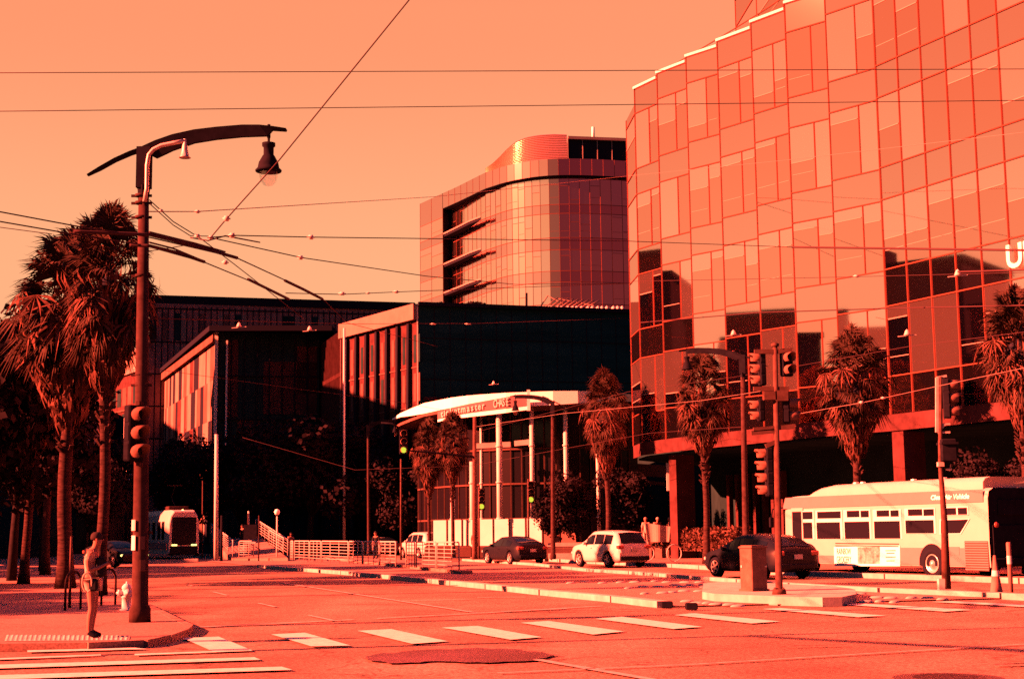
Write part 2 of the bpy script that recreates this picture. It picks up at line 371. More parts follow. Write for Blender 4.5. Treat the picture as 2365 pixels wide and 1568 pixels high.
# darker repair patch, rails, tar seams and painted thin shadow lines
pm = MB(); pp0 = [(850, 1512), (930, 1504), (1010, 1500), (1110, 1496), (1200, 1500), (1290, 1512), (1240, 1523), (1150, 1530), (1010, 1527), (900, 1531), (840, 1521)]
pp = []
for (xa, ya), (xb, yb) in zip(pp0, pp0[1:] + pp0[:1]):
    for i in range(5): pp.append((xa + (xb - xa) * i / 5 + rnd.uniform(-9, 9), ya + (yb - ya) * i / 5 + rnd.uniform(-1.3, 1.3)))
pm.add([(v.x, v.y, .004) for v in (G(*p) for p in pp)], [tuple(range(len(pp)))]); tag(pm.build('road_patch', M['asphalt_dark']), kind='structure')
rl = MB()
def seam_shadow(a, b, wd, wob=0.0, n=14):
    a, b = G(*a), G(*b); pts = [a.lerp(b, i / n) + Vector((rnd.uniform(-wob, wob), rnd.uniform(-wob, wob), 0)) for i in range(n + 1)]
    for p, q in zip(pts, pts[1:]):
        d = (q - p).normalized(); nn = Vector((-d.y, d.x, 0)) * wd * rnd.uniform(.5, 1.2) / 2; rl.add([(v.x, v.y, .0165) for v in (p - nn, q - nn, q + nn, p + nn)], [(0, 1, 2, 3)])
seam_shadow((900, 1418), (1530, 1403), .09, .02); seam_shadow((1180, 1413), (1530, 1407), .12, .03); seam_shadow((345, 1399), (900, 1392), .06, .02)  # first two calls paint thin cast shadows onto the asphalt
seam_shadow((345, 1403), (640, 1396), .07, .01); seam_shadow((340, 1378), (700, 1360), .04, .03); seam_shadow((400, 1435), (560, 1428), .05, .01)
seam_shadow((1070, 1313), (1640, 1330), .07, .01); seam_shadow((1450, 1338), (2365, 1380), .05, .02); seam_shadow((660, 1325), (1060, 1352), .05, .03); seam_shadow((1460, 1352), (1650, 1347), .16, .06); seam_shadow((1620, 1398), (1980, 1394), .08, .04)
seam_shadow((1900, 1420), (2365, 1415), .03, .03); seam_shadow((1480, 1415), (2200, 1450), .03, .02); seam_shadow((1830, 1493), (1960, 1490), .08, .03); seam_shadow((1450, 1530), (1520, 1533), .07, .03)
seam_shadow((2300, 1536), (2420, 1532), .14, .03); seam_shadow((700, 1384), (1400, 1372), .03, .04)
tag(rl.build('road_seams_shadows', M['asphalt_dark']), kind='structure')
c = G(2190, 1566); mb = MB(); mb.lathe([(0, .012), (.50, .012), (.52, .008), (.62, .006)], (c.x, c.y, 0), 32)
for i in range(-4, 5): mb.box((c.x, c.y + i * .1, .014), (.8 * math.cos(i * .25), .03, .008))
tag(mb.build('manhole_cover', M['asphalt_dark']), 'round dark manhole cover in the asphalt at the bottom edge', 'manhole cover')
# ------------------------------------------------------------ buildings
def curtain(parent, pts, floors, z0, z1, ms, ml, mb_, mg, mm, mw=.07, md=.06, blindp=.5, wname='window', close=True, hl=True, split=None, perfloor=False):
    """Glazed wall over plan points pts: spandrel sheet, window parts (blind above, clear glass below), mullions."""
    mu = MB(); wins = [MB() for f in floors]
    for i, (a, b) in enumerate(zip(pts, pts[1:])):
        a, b = Vector(a), Vector(b); d = (b - a); L = d.length; d.normalize(); n = Vector((d.y, -d.x, 0))
        if n.dot(-a) < 0: n = -n
        a3 = lambda t, z: Vector((a.x + d.x * t, a.y + d.y * t, z))
        for j, (zb, zt) in enumerate(floors):
            wm = wins[j] if perfloor else MB(); cuts = [0, L] if not split else [0, L * split, L]
            base = rnd.random()
            for c0, c1 in zip(cuts, cuts[1:]):
                r = base if rnd.random() < .55 else rnd.random()
                bl = (1.0 if r < blindp * .45 else (rnd.uniform(.35, .85) if r < blindp else (rnd.uniform(.1, .3) if r < blindp + .2 else 0)))
                zm = zt - (zt - zb) * bl
                e = .02
                if bl < 1: wm.quad(a3(c0, zb), a3(c1, zb), a3(c1, zm), a3(c0, zm), 0)
                if bl > 0: wm.quad(a3(c0, zm), a3(c1, zm), a3(c1, zt), a3(c0, zt), 1)
                if 0 < bl < 1: wm.bar(a3(c0 + .1, zm) + n * .01, a3(c1 - .1, zm) + n * .01, .03, .05, 2)
                if c0 > 0: mu.bar(a3(c0, zb), a3(c0, zt), mw, md)
                if bl < .7 and rnd.random() < .6:
                    zr = zb + (zt - zb) * .27; wm.bar(a3(c0 + .12, zr) + n * .006, a3(c1 - .12, zr) + n * .006, .02, .035, 2)
            if not perfloor: wm.build(wname, [mg, mb_, ml], parent, True)
            if hl:
                for z in (zb, zt): mu.bar(a3(0, z) + n * .01, a3(L, z) + n * .01, md, mw * .8)
        mu.bar(a3(0, z0), a3(0, z1), mw, md)
        if i == len(pts) - 2: mu.bar(a3(L, z0), a3(L, z1), mw, md)
    if perfloor:
        for wm in wins: wm.build('window_band', [mg, mb_, ml], parent, True)
    zz = [z0] + [v for f in floors for v in f] + [z1]
    for k in range(0, len(zz), 2):
        if zz[k + 1] > zz[k]:
            sp = MB(); sp.add([(p[0], p[1], z) for p in pts for z in (zz[k], zz[k + 1])], [(2 * q, 2 * q + 2, 2 * q + 3, 2 * q + 1) for q in range(len(pts) - 1)]); sp.build('spandrel', ms, parent, True)
    mu.build('mullion_grid', mm, parent, True)

# --- big glass office building on the right: straight wing plus seven saw-tooth bays
ub = thing('office_building', 'large angled glass office building with stepped bays filling the right side', 'building', (16, 66, 0))
FL = [(P(2035, b_, 66).z, P(2035, t_, 66).z) for b_, t_ in ((870, 709), (624, 463), (389, 228), (154, -7))]
DL = (DZ(1470, 395, FL[3][0]) + DZ(1475, 573, FL[2][0])) / 2; RZ = P(1465, 207, DL).z
B0 = gt(2035, 66, 460); BASE = P(2041, 957, 66).z
def wing_t(px):   # distance along the wing for a picture column
    d = ray(px, 440); k = d.x / d.y
    return (k * B0.y - B0.x) / (H.x - k * H.y)
ts = [wing_t(x) for x in (2035, 2086, 2141, 2199, 2259, 2324)]
ts += [ts[-1] - 2.05 * i for i in range(1, 6)]
wing = [B0 + H * t for t in ts]
curtain(ub, [p for p in wing], FL, BASE, RZ + .1, M['spandrel'], M['mulllit'], M['blind'], M['vision'], M['mull'], .07, .08, .62)
cols = [1465, 1517, 1584, 1656, 1734, 1815, 1914, 2035]
deps = [DL, DZ(1517, 171, RZ), DZ(1584, 133, RZ), DZ(1656, 97, RZ), DZ(1734, 54, RZ), DZ(1815, 10, RZ), 0, 66.0]
deps[6] = (deps[5] + deps[7]) / 2 - .1
CY = [207, 171, 133, 97, 54, 100, 230, 460]; hdr = MB(); roofpts = []
for i in range(7):
    L = gt(cols[i], deps[i], CY[i]); Rr = gt(cols[i + 1], deps[i + 1] + (.9 if i < 6 else .25), CY[i + 1])
    curtain(ub, [L, Rr], FL, BASE, RZ, M['spandrel'], M['mulllit'], M['blind'], M['vision'], M['mull'], .07, .07, .62, split=.62)
    nx = gt(cols[i + 1], deps[i + 1], CY[i + 1])
    hdr.quad((Rr.x, Rr.y, BASE), (nx.x, nx.y, BASE), (nx.x, nx.y, RZ), (Rr.x, Rr.y, RZ))
    d = (Rr - L).normalized(); n = HN * .12
    roofpts.append((L, Rr))
hdr.build('bay_return', M['spandrel'], ub, True)
cap = MB()
for a, b in roofpts: cap.bar((a.x, a.y, RZ + .06), (b.x, b.y, RZ + .06), .25, .14)
cap.bar((wing[0].x, wing[0].y, RZ + .12), (wing[-1].x, wing[-1].y, RZ + .12), .25, .14)
cap.build('roof_coping', M['white'], ub, True)
# chamfered far corner
cA, cB = gt(1465, DL, 207), gt(1445, DL + 3.6, 240)
curtain(ub, [cB, cA], FL, BASE, RZ - .9, M['spandrel'], M['mulllit'], M['blind'], M['vision'], M['mull'], .06, .06, .9)
bk = MB(); back = [cB] + [gt(c, d, y) for c, d, y in zip(cols, deps, CY)] + [wing[-1]]
bk.prism([(p.x + .5, p.y + .7) for p in back] + [(wing[-1].x + 40, wing[-1].y + 6), (50, 112), (cB.x + 14, 112)], BASE, RZ - .3, 0)
bk.build('roof_and_core', M['dimwall'], ub, True)
# set-back upper volume, curved terrace rail
pv = [gt(1700, 92, 80), gt(1748, 86, 40), gt(1810, 80, 40), gt(1990, 72, 40), gt(2300, 62, 40)]
curtain(ub, pv, [(RZ + 3, RZ + 6.2), (RZ + 8, RZ + 11)], RZ - .3, RZ + 14, M['spandrel'], M['mulllit'], M['blind'], M['vision'], M['mull'], .07, .06, .7)
tr = MB(); tr.tube([P(x, y, d) for x, y, d in ((1470, 243, 91), (1482, 215, 90), (1500, 186, 89), (1530, 165, 88), (1600, 125, 86), (1700, 65, 83), (1780, 15, 81), (1860, -40, 78))], .035, 6)
tr.build('terrace_rail', M['mull'], ub, True)
# underside band, ground-floor recess, columns
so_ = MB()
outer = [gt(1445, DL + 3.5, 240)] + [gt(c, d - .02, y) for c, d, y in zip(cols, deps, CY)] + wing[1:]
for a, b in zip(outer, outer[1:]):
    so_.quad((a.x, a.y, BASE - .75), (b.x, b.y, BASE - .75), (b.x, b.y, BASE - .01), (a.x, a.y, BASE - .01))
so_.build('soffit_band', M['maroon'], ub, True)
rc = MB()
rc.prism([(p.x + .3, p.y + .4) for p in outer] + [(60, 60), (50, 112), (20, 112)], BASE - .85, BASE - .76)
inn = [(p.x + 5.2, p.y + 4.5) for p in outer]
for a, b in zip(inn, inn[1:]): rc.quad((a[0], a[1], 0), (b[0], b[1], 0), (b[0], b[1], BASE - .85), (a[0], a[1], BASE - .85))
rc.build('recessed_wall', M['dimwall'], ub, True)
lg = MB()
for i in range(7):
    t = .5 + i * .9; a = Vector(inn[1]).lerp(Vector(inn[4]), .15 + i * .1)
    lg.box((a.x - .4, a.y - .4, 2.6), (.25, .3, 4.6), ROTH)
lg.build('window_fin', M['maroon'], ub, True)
for px, dd, wd in ((1578, 83.5, .75), (2108, 65.5, .75), (2420, 54, .75)):
    c = gx(px, dd); cm = MB(); cm.box((c.x, c.y, (BASE - .8) / 2), (wd, wd * 1.6, BASE - .85), ROTH); cm.build('column', M['maroon'], ub, True)
def text_mesh(s, size, ext, name, m, parent, M4, bold=0.0, shear=0.0, xs=1.0):
    cu = bpy.data.curves.new('t', 'FONT'); cu.body = s; cu.size = size; cu.extrude = ext; cu.offset = bold; cu.shear = shear
    cu.resolution_u = 4
    to = bpy.data.objects.new('t', cu); COL.objects.link(to); dg = bpy.context.evaluated_depsgraph_get(); dg.update()
    me = bpy.data.meshes.new_from_object(to.evaluated_get(dg)); bpy.data.objects.remove(to); bpy.data.curves.remove(cu)
    me.materials.clear(); me.materials.append(m); me.transform(Matrix.Diagonal((xs, 1, 1, 1)))
    me.transform(w2l(parent) @ M4 if parent is not None else M4); me.name = name
    for p in me.polygons: p.material_index = 0
    o = bpy.data.objects.new(name, me); link(o, parent); return o
def facing(origin, xdir, n):       # 4x4 with text x along xdir, up z, outward n
    xd = Vector(xdir).normalized(); return Matrix.Translation(origin) @ Matrix(((xd.x, 0, n.x, 0), (xd.y, 0, n.y, 0), (0, 1, 0, 0), (0, 0, 0, 1)))
p = hit(2335, 622, B0, HN); sg = thing('sign_letters', 'raised white letters starting with U on the glass wing', 'sign', tuple(p + HN * .15))
text_mesh('Uber', 1.35, .06, 'lettering', M['signwhite'], sg, facing(p + HN * .22, -H, HN), .03)

# --- curved glass tower behind
tw = thing('glass_tower', 'tall curved glass tower with dark balconies and a rounded metal top', 'tower', (0, 200, 0))
DT = lambda x, y: (x, DZ(x, y, P(1300, 366, 195.6).z))
OUT = [DT(970, 471), DT(996, 459), DT(1022, 447)]
ARC = [DT(1022, 447), DT(1053, 433), DT(1083, 418), DT(1110, 404), DT(1135, 392), DT(1160, 385), DT(1180, 380), DT(1207, 374.5), DT(1233, 370.5), (1260, 195.9), (1290, 195.6), (1318, 195.7), (1345, 195.9), (1372, 196.2), (1400, 196.6), (1428, 197), (1456, 197.6), (1500, 199)]
_cx = [1044, 1053, 1062, 1071, 1080, 1090, 1100, 1110, 1121, 1132, 1144, 1156, 1169, 1182, 1196, 1211, 1228, 1247, 1268, 1291, 1314, 1338, 1362, 1386, 1411, 1436, 1470, 1500]
def arcd(x):
    for (xa, da), (xb, db_) in zip(ARC, ARC[1:]):
        if x <= xb: return da + (db_ - da) * (x - xa) / (xb - xa)
    return ARC[-1][1]
_cx0 = [1022, 1036, 1050, 1064, 1078, 1092, 1107, 1122, 1138, 1154, 1171, 1188, 1206, 1225, 1245, 1266, 1290, 1316, 1342, 1368, 1394, 1420, 1446, 1472, 1500]
ARC.append((1600, 200.5))
INN = [(x, arcd(x) + (3.4 - 2.4 * min(1, (x - 1044) / 130))) for x in _cx]
TZ = P(1300, 366, 195.6).z; ZB = P(1300, 404, 195.6).z; zt_w = lambda y: P(1331, y, 196).z
TF = [(zt_w(a), zt_w(b)) for a, b in ((855, 803), (777, 725), (700, 649), (623, 574), (546, 490), (469, 408))]
rnd.seed(11)
tl = [gt(*p) for p in OUT]
lf = MB(); mg = MB()
curtain(tw, tl, [(a, b) for a, b in TF[:5]] + [(TF[5][0], TF[5][1] - 1.2)], 6, TZ, M['tspan'], M['mull'], M['tblind'], M['tglass'], M['mull'], .06, .05, .5)
def arcs(x, h=36): return sum(arcd(x + k * h / 6) for k in range(-6, 7)) / 13
ARC2 = [(x, arcd(x) if x < 1060 else arcs(x, 12 if x < 1090 else (24 if x < 1130 else 42))) for x in _cx0]
INN = [(x, arcs(x, 12 if x < 1090 else (24 if x < 1130 else 42)) + (3.4 - 2.4 * min(1, (x - 1044) / 130))) for x in _cx]
ARC = ARC2
curtain(tw, [gt(*p) for p in ARC], [], ZB, TZ, M['tspan'], M['mull'], M['tblind'], M['tglass'], M['mull'], .06, .05)
curtain(tw, [gt(*p) for p in INN], TF, 10, ZB, M['tspan'], M['mull'], M['tblind'], M['tglass'], M['mull'], .09, .05, .42, perfloor=True)
dk = MB(); a, b = gt(1022.5, 216.1), gt(1044, 216.6)
dk.quad((a.x, a.y, 6), (b.x, b.y + 4, 6), (b.x, b.y + 4, ZB), (a.x, a.y, ZB))
poly = [gt(*p) for p in ARC] + [gt(*p) for p in reversed(INN)]
dk.prism([(p.x, p.y + .05) for p in poly], ZB - .05, ZB + .2)
dk.build('loggia_soffit', M['roofdark'], tw, True)
sl_ = MB()
for z in (P(1023, 677, 216).z, P(1023, 611, 216).z, P(1023, 541, 216).z):
    q = [gt(1023, 216), gt(1053, 211.5), gt(1083, 207), gt(1110, 204), gt(1044, 219)]
    sl_.prism([(v.x, v.y) for v in q], z - .45, z - .12, 0); sl_.prism([(v.x - .1, v.y - .1) for v in q], z - .12, z + .08, 1)
sl_.build('balcony', [M['roofdark'], M['parapet']], tw, True)
cw = MB()
for i in range(3):
    for k in range(5):
        pass
ph = [(x, d, P(x, y, d).z) for x, d, y in ((1122, 206, 392), (1138, 204, 378), (1155, 202.4, 361), (1172, 201, 343), (1190, 200, 328), (1215, 199, 317), (1245, 198.5, 312), (1280, 198.3, 310), (1311, 198.2, 311))]
def phf(x, k):
    x = max(1122, x)
    for a, b in zip(ph, ph[1:] + [(1400, 198.4, ph[-1][2])]):
        if x <= b[0]: return a[k] + (b[k] - a[k]) * (x - a[0]) / (b[0] - a[0])
ph = [(x, sum(phf(x + q * 6, 1) for q in range(-5, 6)) / 11, phf(x, 2)) for x in [1122 + 7 * i for i in range(28)]]
for (x0, d0, t0), (x1, d1, t1) in zip(ph, ph[1:]):
    a, b = gt(x0, d0), gt(x1, d1); d = (b - a).normalized(); n = Vector((d.y, -d.x, 0)) * .06
    for k in range(18):
        f0, f1 = k / 18, (k + .55) / 18; f2 = (k + 1) / 18
        lo = TZ - .3
        za = [lo + (t0 - lo) * f for f in (f0, f1, f2)]; zb = [lo + (t1 - lo) * f for f in (f0, f1, f2)]
        cw.quad((a.x, a.y, za[0]), (b.x, b.y, zb[0]), (b.x + n.x, b.y + n.y, zb[1]), (a.x + n.x, a.y + n.y, za[1]))
        cw.quad((a.x + n.x, a.y + n.y, za[1]), (b.x + n.x, b.y + n.y, zb[1]), (b.x, b.y, zb[2]), (a.x, a.y, za[2]))
for i in range(len(cw.sm)): cw.sm[i] = False
cw.build('penthouse_drum', M['corr'], tw, True)
lb = MB(); a, b = gt(1313, 198.2), gt(1520, 200.5)
PT = P(1330, 318, 198).z; lb.prism([(a.x, a.y), (b.x, b.y), (b.x, b.y + 12), (a.x, a.y + 12)], TZ, PT - .1)
lb.build('louvre_box', M['roofdark'], tw, True)
fr = MB()
for i in range(7):
    p = a.lerp(b, i / 6 * .98); fr.bar((p.x, p.y - .08, TZ), (p.x, p.y - .08, PT), .14, .1)
fr.bar((a.x, a.y - .1, PT), (b.x, b.y - .1, PT), .5, .4); fr.build('louvre_frame', M['parapet'], tw, True)
p = gt(1372, 200); am = MB(); am.cyl((p.x, p.y, PT), .22, 2.0, 10); am.build('vent_pipe', M['fascia'], tw, True)
core = MB(); core.prism([(p.x, p.y + 1.2) for p in [gt(*q) for q in OUT + INN]] + [(22, 225), (gt(970, 224).x, 226)], 0, ZB - .4)
core.prism([(p.x, p.y + .6) for p in [gt(*q) for q in OUT + ARC[1:]]] + [(22, 225), (gt(970, 224).x, 226)], ZB + .3, TZ - .1)
core.build('tower_core', M['roofdark'], tw, True)

# --- black-clad block in the middle
BH = P(968, 705, 120).z
bc, br, bl_ = gx(968, 120), gx(1466, DZ(1466, 722, BH)), gx(797, DZ(797, 751, BH))
bb = thing('black_clad_building', 'wide black-clad building with finned red side wall below the tower', 'building', tuple(bc))
mb = MB(); mb.prism([(bc.x, bc.y), (br.x, br.y), (br.x + 6, br.y + 50), (bl_.x + 4, bl_.y + 40), (bl_.x, bl_.y)], 0, BH)
mb.build('wall', M['navywall'], bb, True)
pj = MB(); fb_ = br - bc
for i in range(1, 14): q = bc + fb_ * (i / 14); pj.bar((q.x, q.y - .01, 0), (q.x, q.y - .01, BH - .2), .03, .07)
for z in (4, 7.4, 10.8, 14.2, 17.6): pj.bar(bc + Vector((0, -.012, z)), br + Vector((0, -.012, z)), .03, .07)
pj.build('panel_joint', M['roofdark'], bb, True)
pj = MB(); q0, q1 = bc + fb_ * .02, bc + fb_ * .97; pj.bar(q0 + Vector((0, -.03, 12.6)), q1 + Vector((0, -.03, 12.4)), .05, .25); pj.build('cladding_band', M['maroon'], bb, True)
sf = MB(); fd = (bc - bl_); FLn = fd.length; fd.normalize(); fn = Vector((fd.y, -fd.x, 0))
if fn.dot(-bc) < 0: fn = -fn
def fp(t, z, o=0): return Vector((bl_.x + fd.x * t + fn.x * o, bl_.y + fd.y * t + fn.y * o, z))
sf.quad(fp(0, 0, .05), fp(FLn, 0, .05), fp(FLn, BH - 1.2, .05), fp(0, BH - 1.2, .05)); sf.build('side_cladding', M['maroon'], bb, True)
wn = MB(); fi = MB(); hb = MB()
nf = 7
for i in range(nf):
    t = FLn * (i + .35) / nf; fi.bar(fp(t, 0, .35), fp(t, BH - 1.6 + .2, .2), .34, .3)
    for k, z in enumerate((2.2, 5.6, 9.0, 12.4, 15.6)):
        for j in range(2):
            t0 = t + .55 + j * .62
            wn.quad(fp(t0, z, .08), fp(t0 + .42, z, .08), fp(t0 + .42, z + 2.3, .08), fp(t0, z + 2.3, .08), 1 if rnd.random() < .4 else 0)
for z in (1.7, 5.1, 8.5, 11.9, 15.2): hb.bar(fp(0, z, .09), fp(FLn, z, .09), .05, .1)
fi.build('facade_fin', M['roofdark'], bb, True); wn.build('window', [M['dimwall'], M['midwall']], bb, True); hb.build('floor_edge', M['midwall'], bb, True)
pr = MB(); pr.bar(fp(-.5, BH - .55, .25), fp(FLn, BH - .55, .25), .5, 1.3); pr.bar((bc.x, bc.y - .1, BH + .1), (br.x, br.y - .1, BH + .1), .4, .3, 1)
pr.build('parapet', [M['lightwall'], M['roofdark']], bb, True)
cn = MB(); cn.bar(fp(-.2, 0, .3), fp(-.2, BH - 1.3, .3), .22, .22); cn.bar(fp(FLn, 0, .1), fp(FLn, BH, .1), .09, .09); cn.build('corner_trim', M['cream'], bb, True)
rg = MB()
for i in range(9):    # slanted rooftop pergola rods
    a = P(1255 + i * 12, 712, 127); rg.tube([a, a + Vector((1.3, .5, 1.0 - i * .03))], .05, 5)
rg.bar(P(1245, 713, 127), P(1265, 683, 128), .08); rg.bar(P(1265, 683, 128), P(1320, 712, 127), .06); rg.bar(P(1290, 690, 128), P(1372, 706, 127), .06)
rg.build('roof_pergola', M['lightwall'], bb, True)
rk = MB()
for i in range(26): rk.lathe([(0, 0), (.2, .1), (.22, .3), (0, .5)], P(1150 + i * 11.5 + rnd.uniform(-3, 3), 719, 125.5), 6)
rk.bar(P(1216, 712, 127), P(1216, 677, 127), .25, .2, 1); rk.build('roof_plant_pot', [M['cream'], M['roofdark']], bb, True)

# --- louvred building farther along the street
LVH = BH - .3; lv0, lv1 = gx(793, DZ(793, 758, LVH)), gx(722, DZ(722, 808, LVH))
lb_ = thing('louvred_building', 'narrow building wall of vertical louvres left of the black building', 'building', tuple(lv0))
mb = MB(); mb.prism([(lv1.x, lv1.y), (lv0.x, lv0.y), (lv0.x + 6, lv0.y + 10), (lv1.x + 8, lv1.y + 12)], 0, LVH); mb.build('wall', M['dimwall'], lb_, True)
d = lv1 - lv0; L = d.length; d.normalize(); n = Vector((-d.y, d.x, 0)); n = n if n.dot(-lv0) > 0 else -n; lo = MB()
for i in range(34):
    a = lv0 + d * (L * i / 34) + n * .15
    lo.bar((a.x, a.y, .5), (a.x, a.y, LVH - .2), .14, .3)
for z in (4.5, 8.3, 12.1, 15.9): lo.bar(lv0 + n * .2 + Vector((0, 0, z)), lv1 + n * .2 + Vector((0, 0, z)), .12, .35)
lo.build('louvre', M['maroon'], lb_, True)

# --- dark building with the lit patchwork side
DH = P(497, 768, 138).z
dk0, dk1, dk2 = gx(497, 138), gx(735, DZ(735, 772, DH)), gx(354, DZ(354, 878, DH))
db = thing('patchwork_building', 'building with dark front, overhanging roof and sunlit patchwork side wall', 'building', tuple(dk0))
mb = MB(); mb.prism([(dk0.x, dk0.y), (dk1.x, dk1.y), (dk1.x, dk1.y + 25), (dk2.x + 6, dk2.y + 10), (dk2.x, dk2.y)], 0, DH); mb.build('wall', M['dimwall'], db, True)
ov = MB(); e = Vector((-.6, -1.2, 0)); q = [dk0 + e, dk1 + Vector((1.5, -2.5, 0)), dk1 + Vector((1.5, 14, 0)), dk2 + Vector((6, 8, 0)), dk2 + e * .6]
ov.prism([(v.x, v.y) for v in q], DH, DH + .5); ov.build('roof_overhang', M['roofdark'], db, True)
sd = (dk2 - dk0); SL = sd.length; sd.normalize(); sn = Vector((-sd.y, sd.x, 0)); sn = sn if sn.dot(-dk0) > 0 else -sn
pt = MB(); z = 1.0; rnd.seed(5)
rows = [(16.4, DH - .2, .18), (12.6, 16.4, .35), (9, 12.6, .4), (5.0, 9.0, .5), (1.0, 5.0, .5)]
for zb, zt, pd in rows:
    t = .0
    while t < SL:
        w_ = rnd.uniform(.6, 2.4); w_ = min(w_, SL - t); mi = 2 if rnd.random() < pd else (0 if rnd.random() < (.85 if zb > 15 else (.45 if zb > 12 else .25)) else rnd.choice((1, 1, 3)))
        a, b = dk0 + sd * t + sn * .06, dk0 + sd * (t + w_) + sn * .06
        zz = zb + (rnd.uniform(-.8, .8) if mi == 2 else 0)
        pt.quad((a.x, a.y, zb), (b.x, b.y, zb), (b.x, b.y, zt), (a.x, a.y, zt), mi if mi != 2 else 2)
        t += w_
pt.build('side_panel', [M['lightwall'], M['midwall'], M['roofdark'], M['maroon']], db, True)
par = MB(); par.bar(dk0 + sn * .3 + Vector((0, 0, DH - .4)), dk2 + sn * .3 + Vector((0, 0, DH - .4)), .4, .9); par.build('parapet', M['midwall'], db, True)
ft = MB(); f_ = (dk1 - dk0); 
for i in range(8):
    a = dk0 + f_ * (i / 8 + .01) - Vector((0, .1, 0)); ft.bar((a.x, a.y, 0), (a.x, a.y, DH - .2), .1, .12, 0)
for z in (8.0, 12.5, 16.6): ft.bar(dk0 + Vector((0, -.1, z)), dk1 + Vector((0, -.1, z)), .12, .12, 0)
for t0, t1, z0, z1 in ((.08, .2, 12.7, 20), (.45, .98, 13, 18), (.52, .98, 6, 10.5), (.2, .42, 8.2, 12.4), (.78, .98, 15, 19.5)):
    a, b = dk0 + f_ * t0, dk0 + f_ * t1; ft.quad((a.x, a.y - .06, z0), (b.x, b.y - .06, z0), (b.x, b.y - .06, z1), (a.x, a.y - .06, z1), 1)
ft.build('front_glazing', [M['roofdark'], M['maroon']], db, True)
cn = MB(); cn.bar((dk0.x - .1, dk0.y - .1, 0), (dk0.x - .1, dk0.y - .1, DH), .3, .3); cn.bar((dk0.x + .9, dk0.y - .15, 9), (dk0.x + .9, dk0.y - .15, DH - .8), .16, .16); cn.build('corner_trim', M['cream'], db, True)

# --- long flat-roofed curtain-wall building at the back
RH = P(345, 700, 172).z; r0, r1 = gx(336, 172), gx(960, DZ(960, 718, RH))
rb_ = thing('long_brown_building', 'long brown flat-roofed building with gridded curtain wall at the back', 'building', tuple(r0))
mb = MB(); mb.prism([(r0.x, r0.y), (r1.x, r1.y), (r1.x, r1.y + 30), (r0.x, r0.y + 30)], 0, RH); mb.build('wall', M['longwall'], rb_, True)
g = MB(); d = r1 - r0
for i in range(46):
    a = r0 + d * (i / 45); g.bar((a.x, a.y - .01, 6), (a.x, a.y - .01, RH - .3), .05, .12)
for z in (RH - 16, RH - 12.2, RH - 8.4, RH - 4.6, RH - .6): g.bar(r0 + Vector((0, -.012, z)), r1 + Vector((0, -.012, z)), .05, .16)
g.build('mullion_grid', M['roofdark'], rb_, True)
wn = MB()
for i in range(45):
    for z in (RH - 15.8, RH - 12, RH - 8.2, RH - 4.4):
        if rnd.random() < .3:
            a, b = r0 + d * ((i + .05) / 45), r0 + d * ((i + .95) / 45)
            wn.quad((a.x, a.y - .02, z), (b.x, b.y - .02, z), (b.x, b.y - .02, z + 3.3), (a.x, a.y - .02, z + 3.3), rnd.choice((0, 1, 2, 2)))
wn.build('window', [M['midwall'], M['dimwall'], M['lightwall']], rb_, True)
rf = MB(); e = Vector((0, -.22, 0)); rf.prism([(v.x, v.y) for v in (r0 + e + Vector((-1, 0, 0)), r1 + e, r1 + Vector((0, 25, 0)), r0 + Vector((-1, 25, 0)))], RH, RH + 1.0); rf.build('roof', M['roofdark'], rb_, True)

# --- far-left buildings seen between the palms
def block(name, label, px0, px1, D, D1, h, m, floors=4, mats=None, side=None):
    a, b = gx(px0, D), gx(px1, D1); t = thing(name, label, 'building', tuple(a))
    mb = MB(); mb.prism([(a.x, a.y), (b.x, b.y), (b.x + 2, b.y + 25), (a.x - 12, a.y + 25)], 0, h); mb.build('wall', m, t, True)
    d = b - a; n = Vector((d.y, -d.x, 0)).normalized(); n = n if n.dot(-a) > 0 else -n; k = max(3, int(d.length / 2.2)); fh = (h - 2) / floors
    fb = MB()
    for j in range(floors):
        z = 1.2 + j * fh; fb.bar(a + n * .08 + Vector((0, 0, z - .3)), b + n * .08 + Vector((0, 0, z - .3)), .12, .2)
        wm = MB()
        for i in range(k):
            p, q = a + d * ((i + .15) / k) + n * .03, a + d * ((i + .85) / k) + n * .03
            wm.quad((p.x, p.y, z + .3), (q.x, q.y, z + .3), (q.x, q.y, z + fh * .78), (p.x, p.y, z + fh * .78), 0 if rnd.random() < .7 else 1)
        wm.build('window', mats or [M['dimwall'], M['midwall']], t, True)
    fb.build('floor_edge', M['midwall'] if m != M['midwall'] else M['lightwall'], t, True)
    rf = MB(); rf.prism([(v.x, v.y) for v in (a + n * .3, b + n * .3, b + Vector((2, 20, 0)), a + Vector((-10, 20, 0)))], h, h + .5); rf.build('roof', M['parapet'], t, True)
    return t
block('office_building', 'maroon office block with stacked floor bands left of the big lamp post', 228, 338, 196, 178, 22.0, M['maroon'], 6)
t = block('office_building', 'dim building with a pale slab edge between two palm trunks', 168, 236, 176, 190, 17.5, M['dimwall'], 5)
a = gx(190, 170); s_ = MB(); s_.box((a.x, a.y, 9.5), (2.1, 3.0, 14.5), R(-30)); s_.build('pale_pier', M['cream'], t, True)
block('apartment_building', 'small pale apartment block with square windows low behind the palms', 146, 186, 150, 158, 8.4, M['lightwall'], 3)
block('office_building', 'bright white wall building partly hidden behind the big lamp post', 292, 352, 208, 190, 27.0, M['lightwall'], 5, [M['cream'], M['lightwall']])
a = gx(291, 140); t = thing('billboard', 'tall blank white billboard beside the traffic signal on the big pole', 'billboard', tuple(a)); mb = MB(); mb.box((a.x, a.y, 9.7), (.95, .3, 6.4), R(-35)); mb.build('panel', M['white'], t, True)
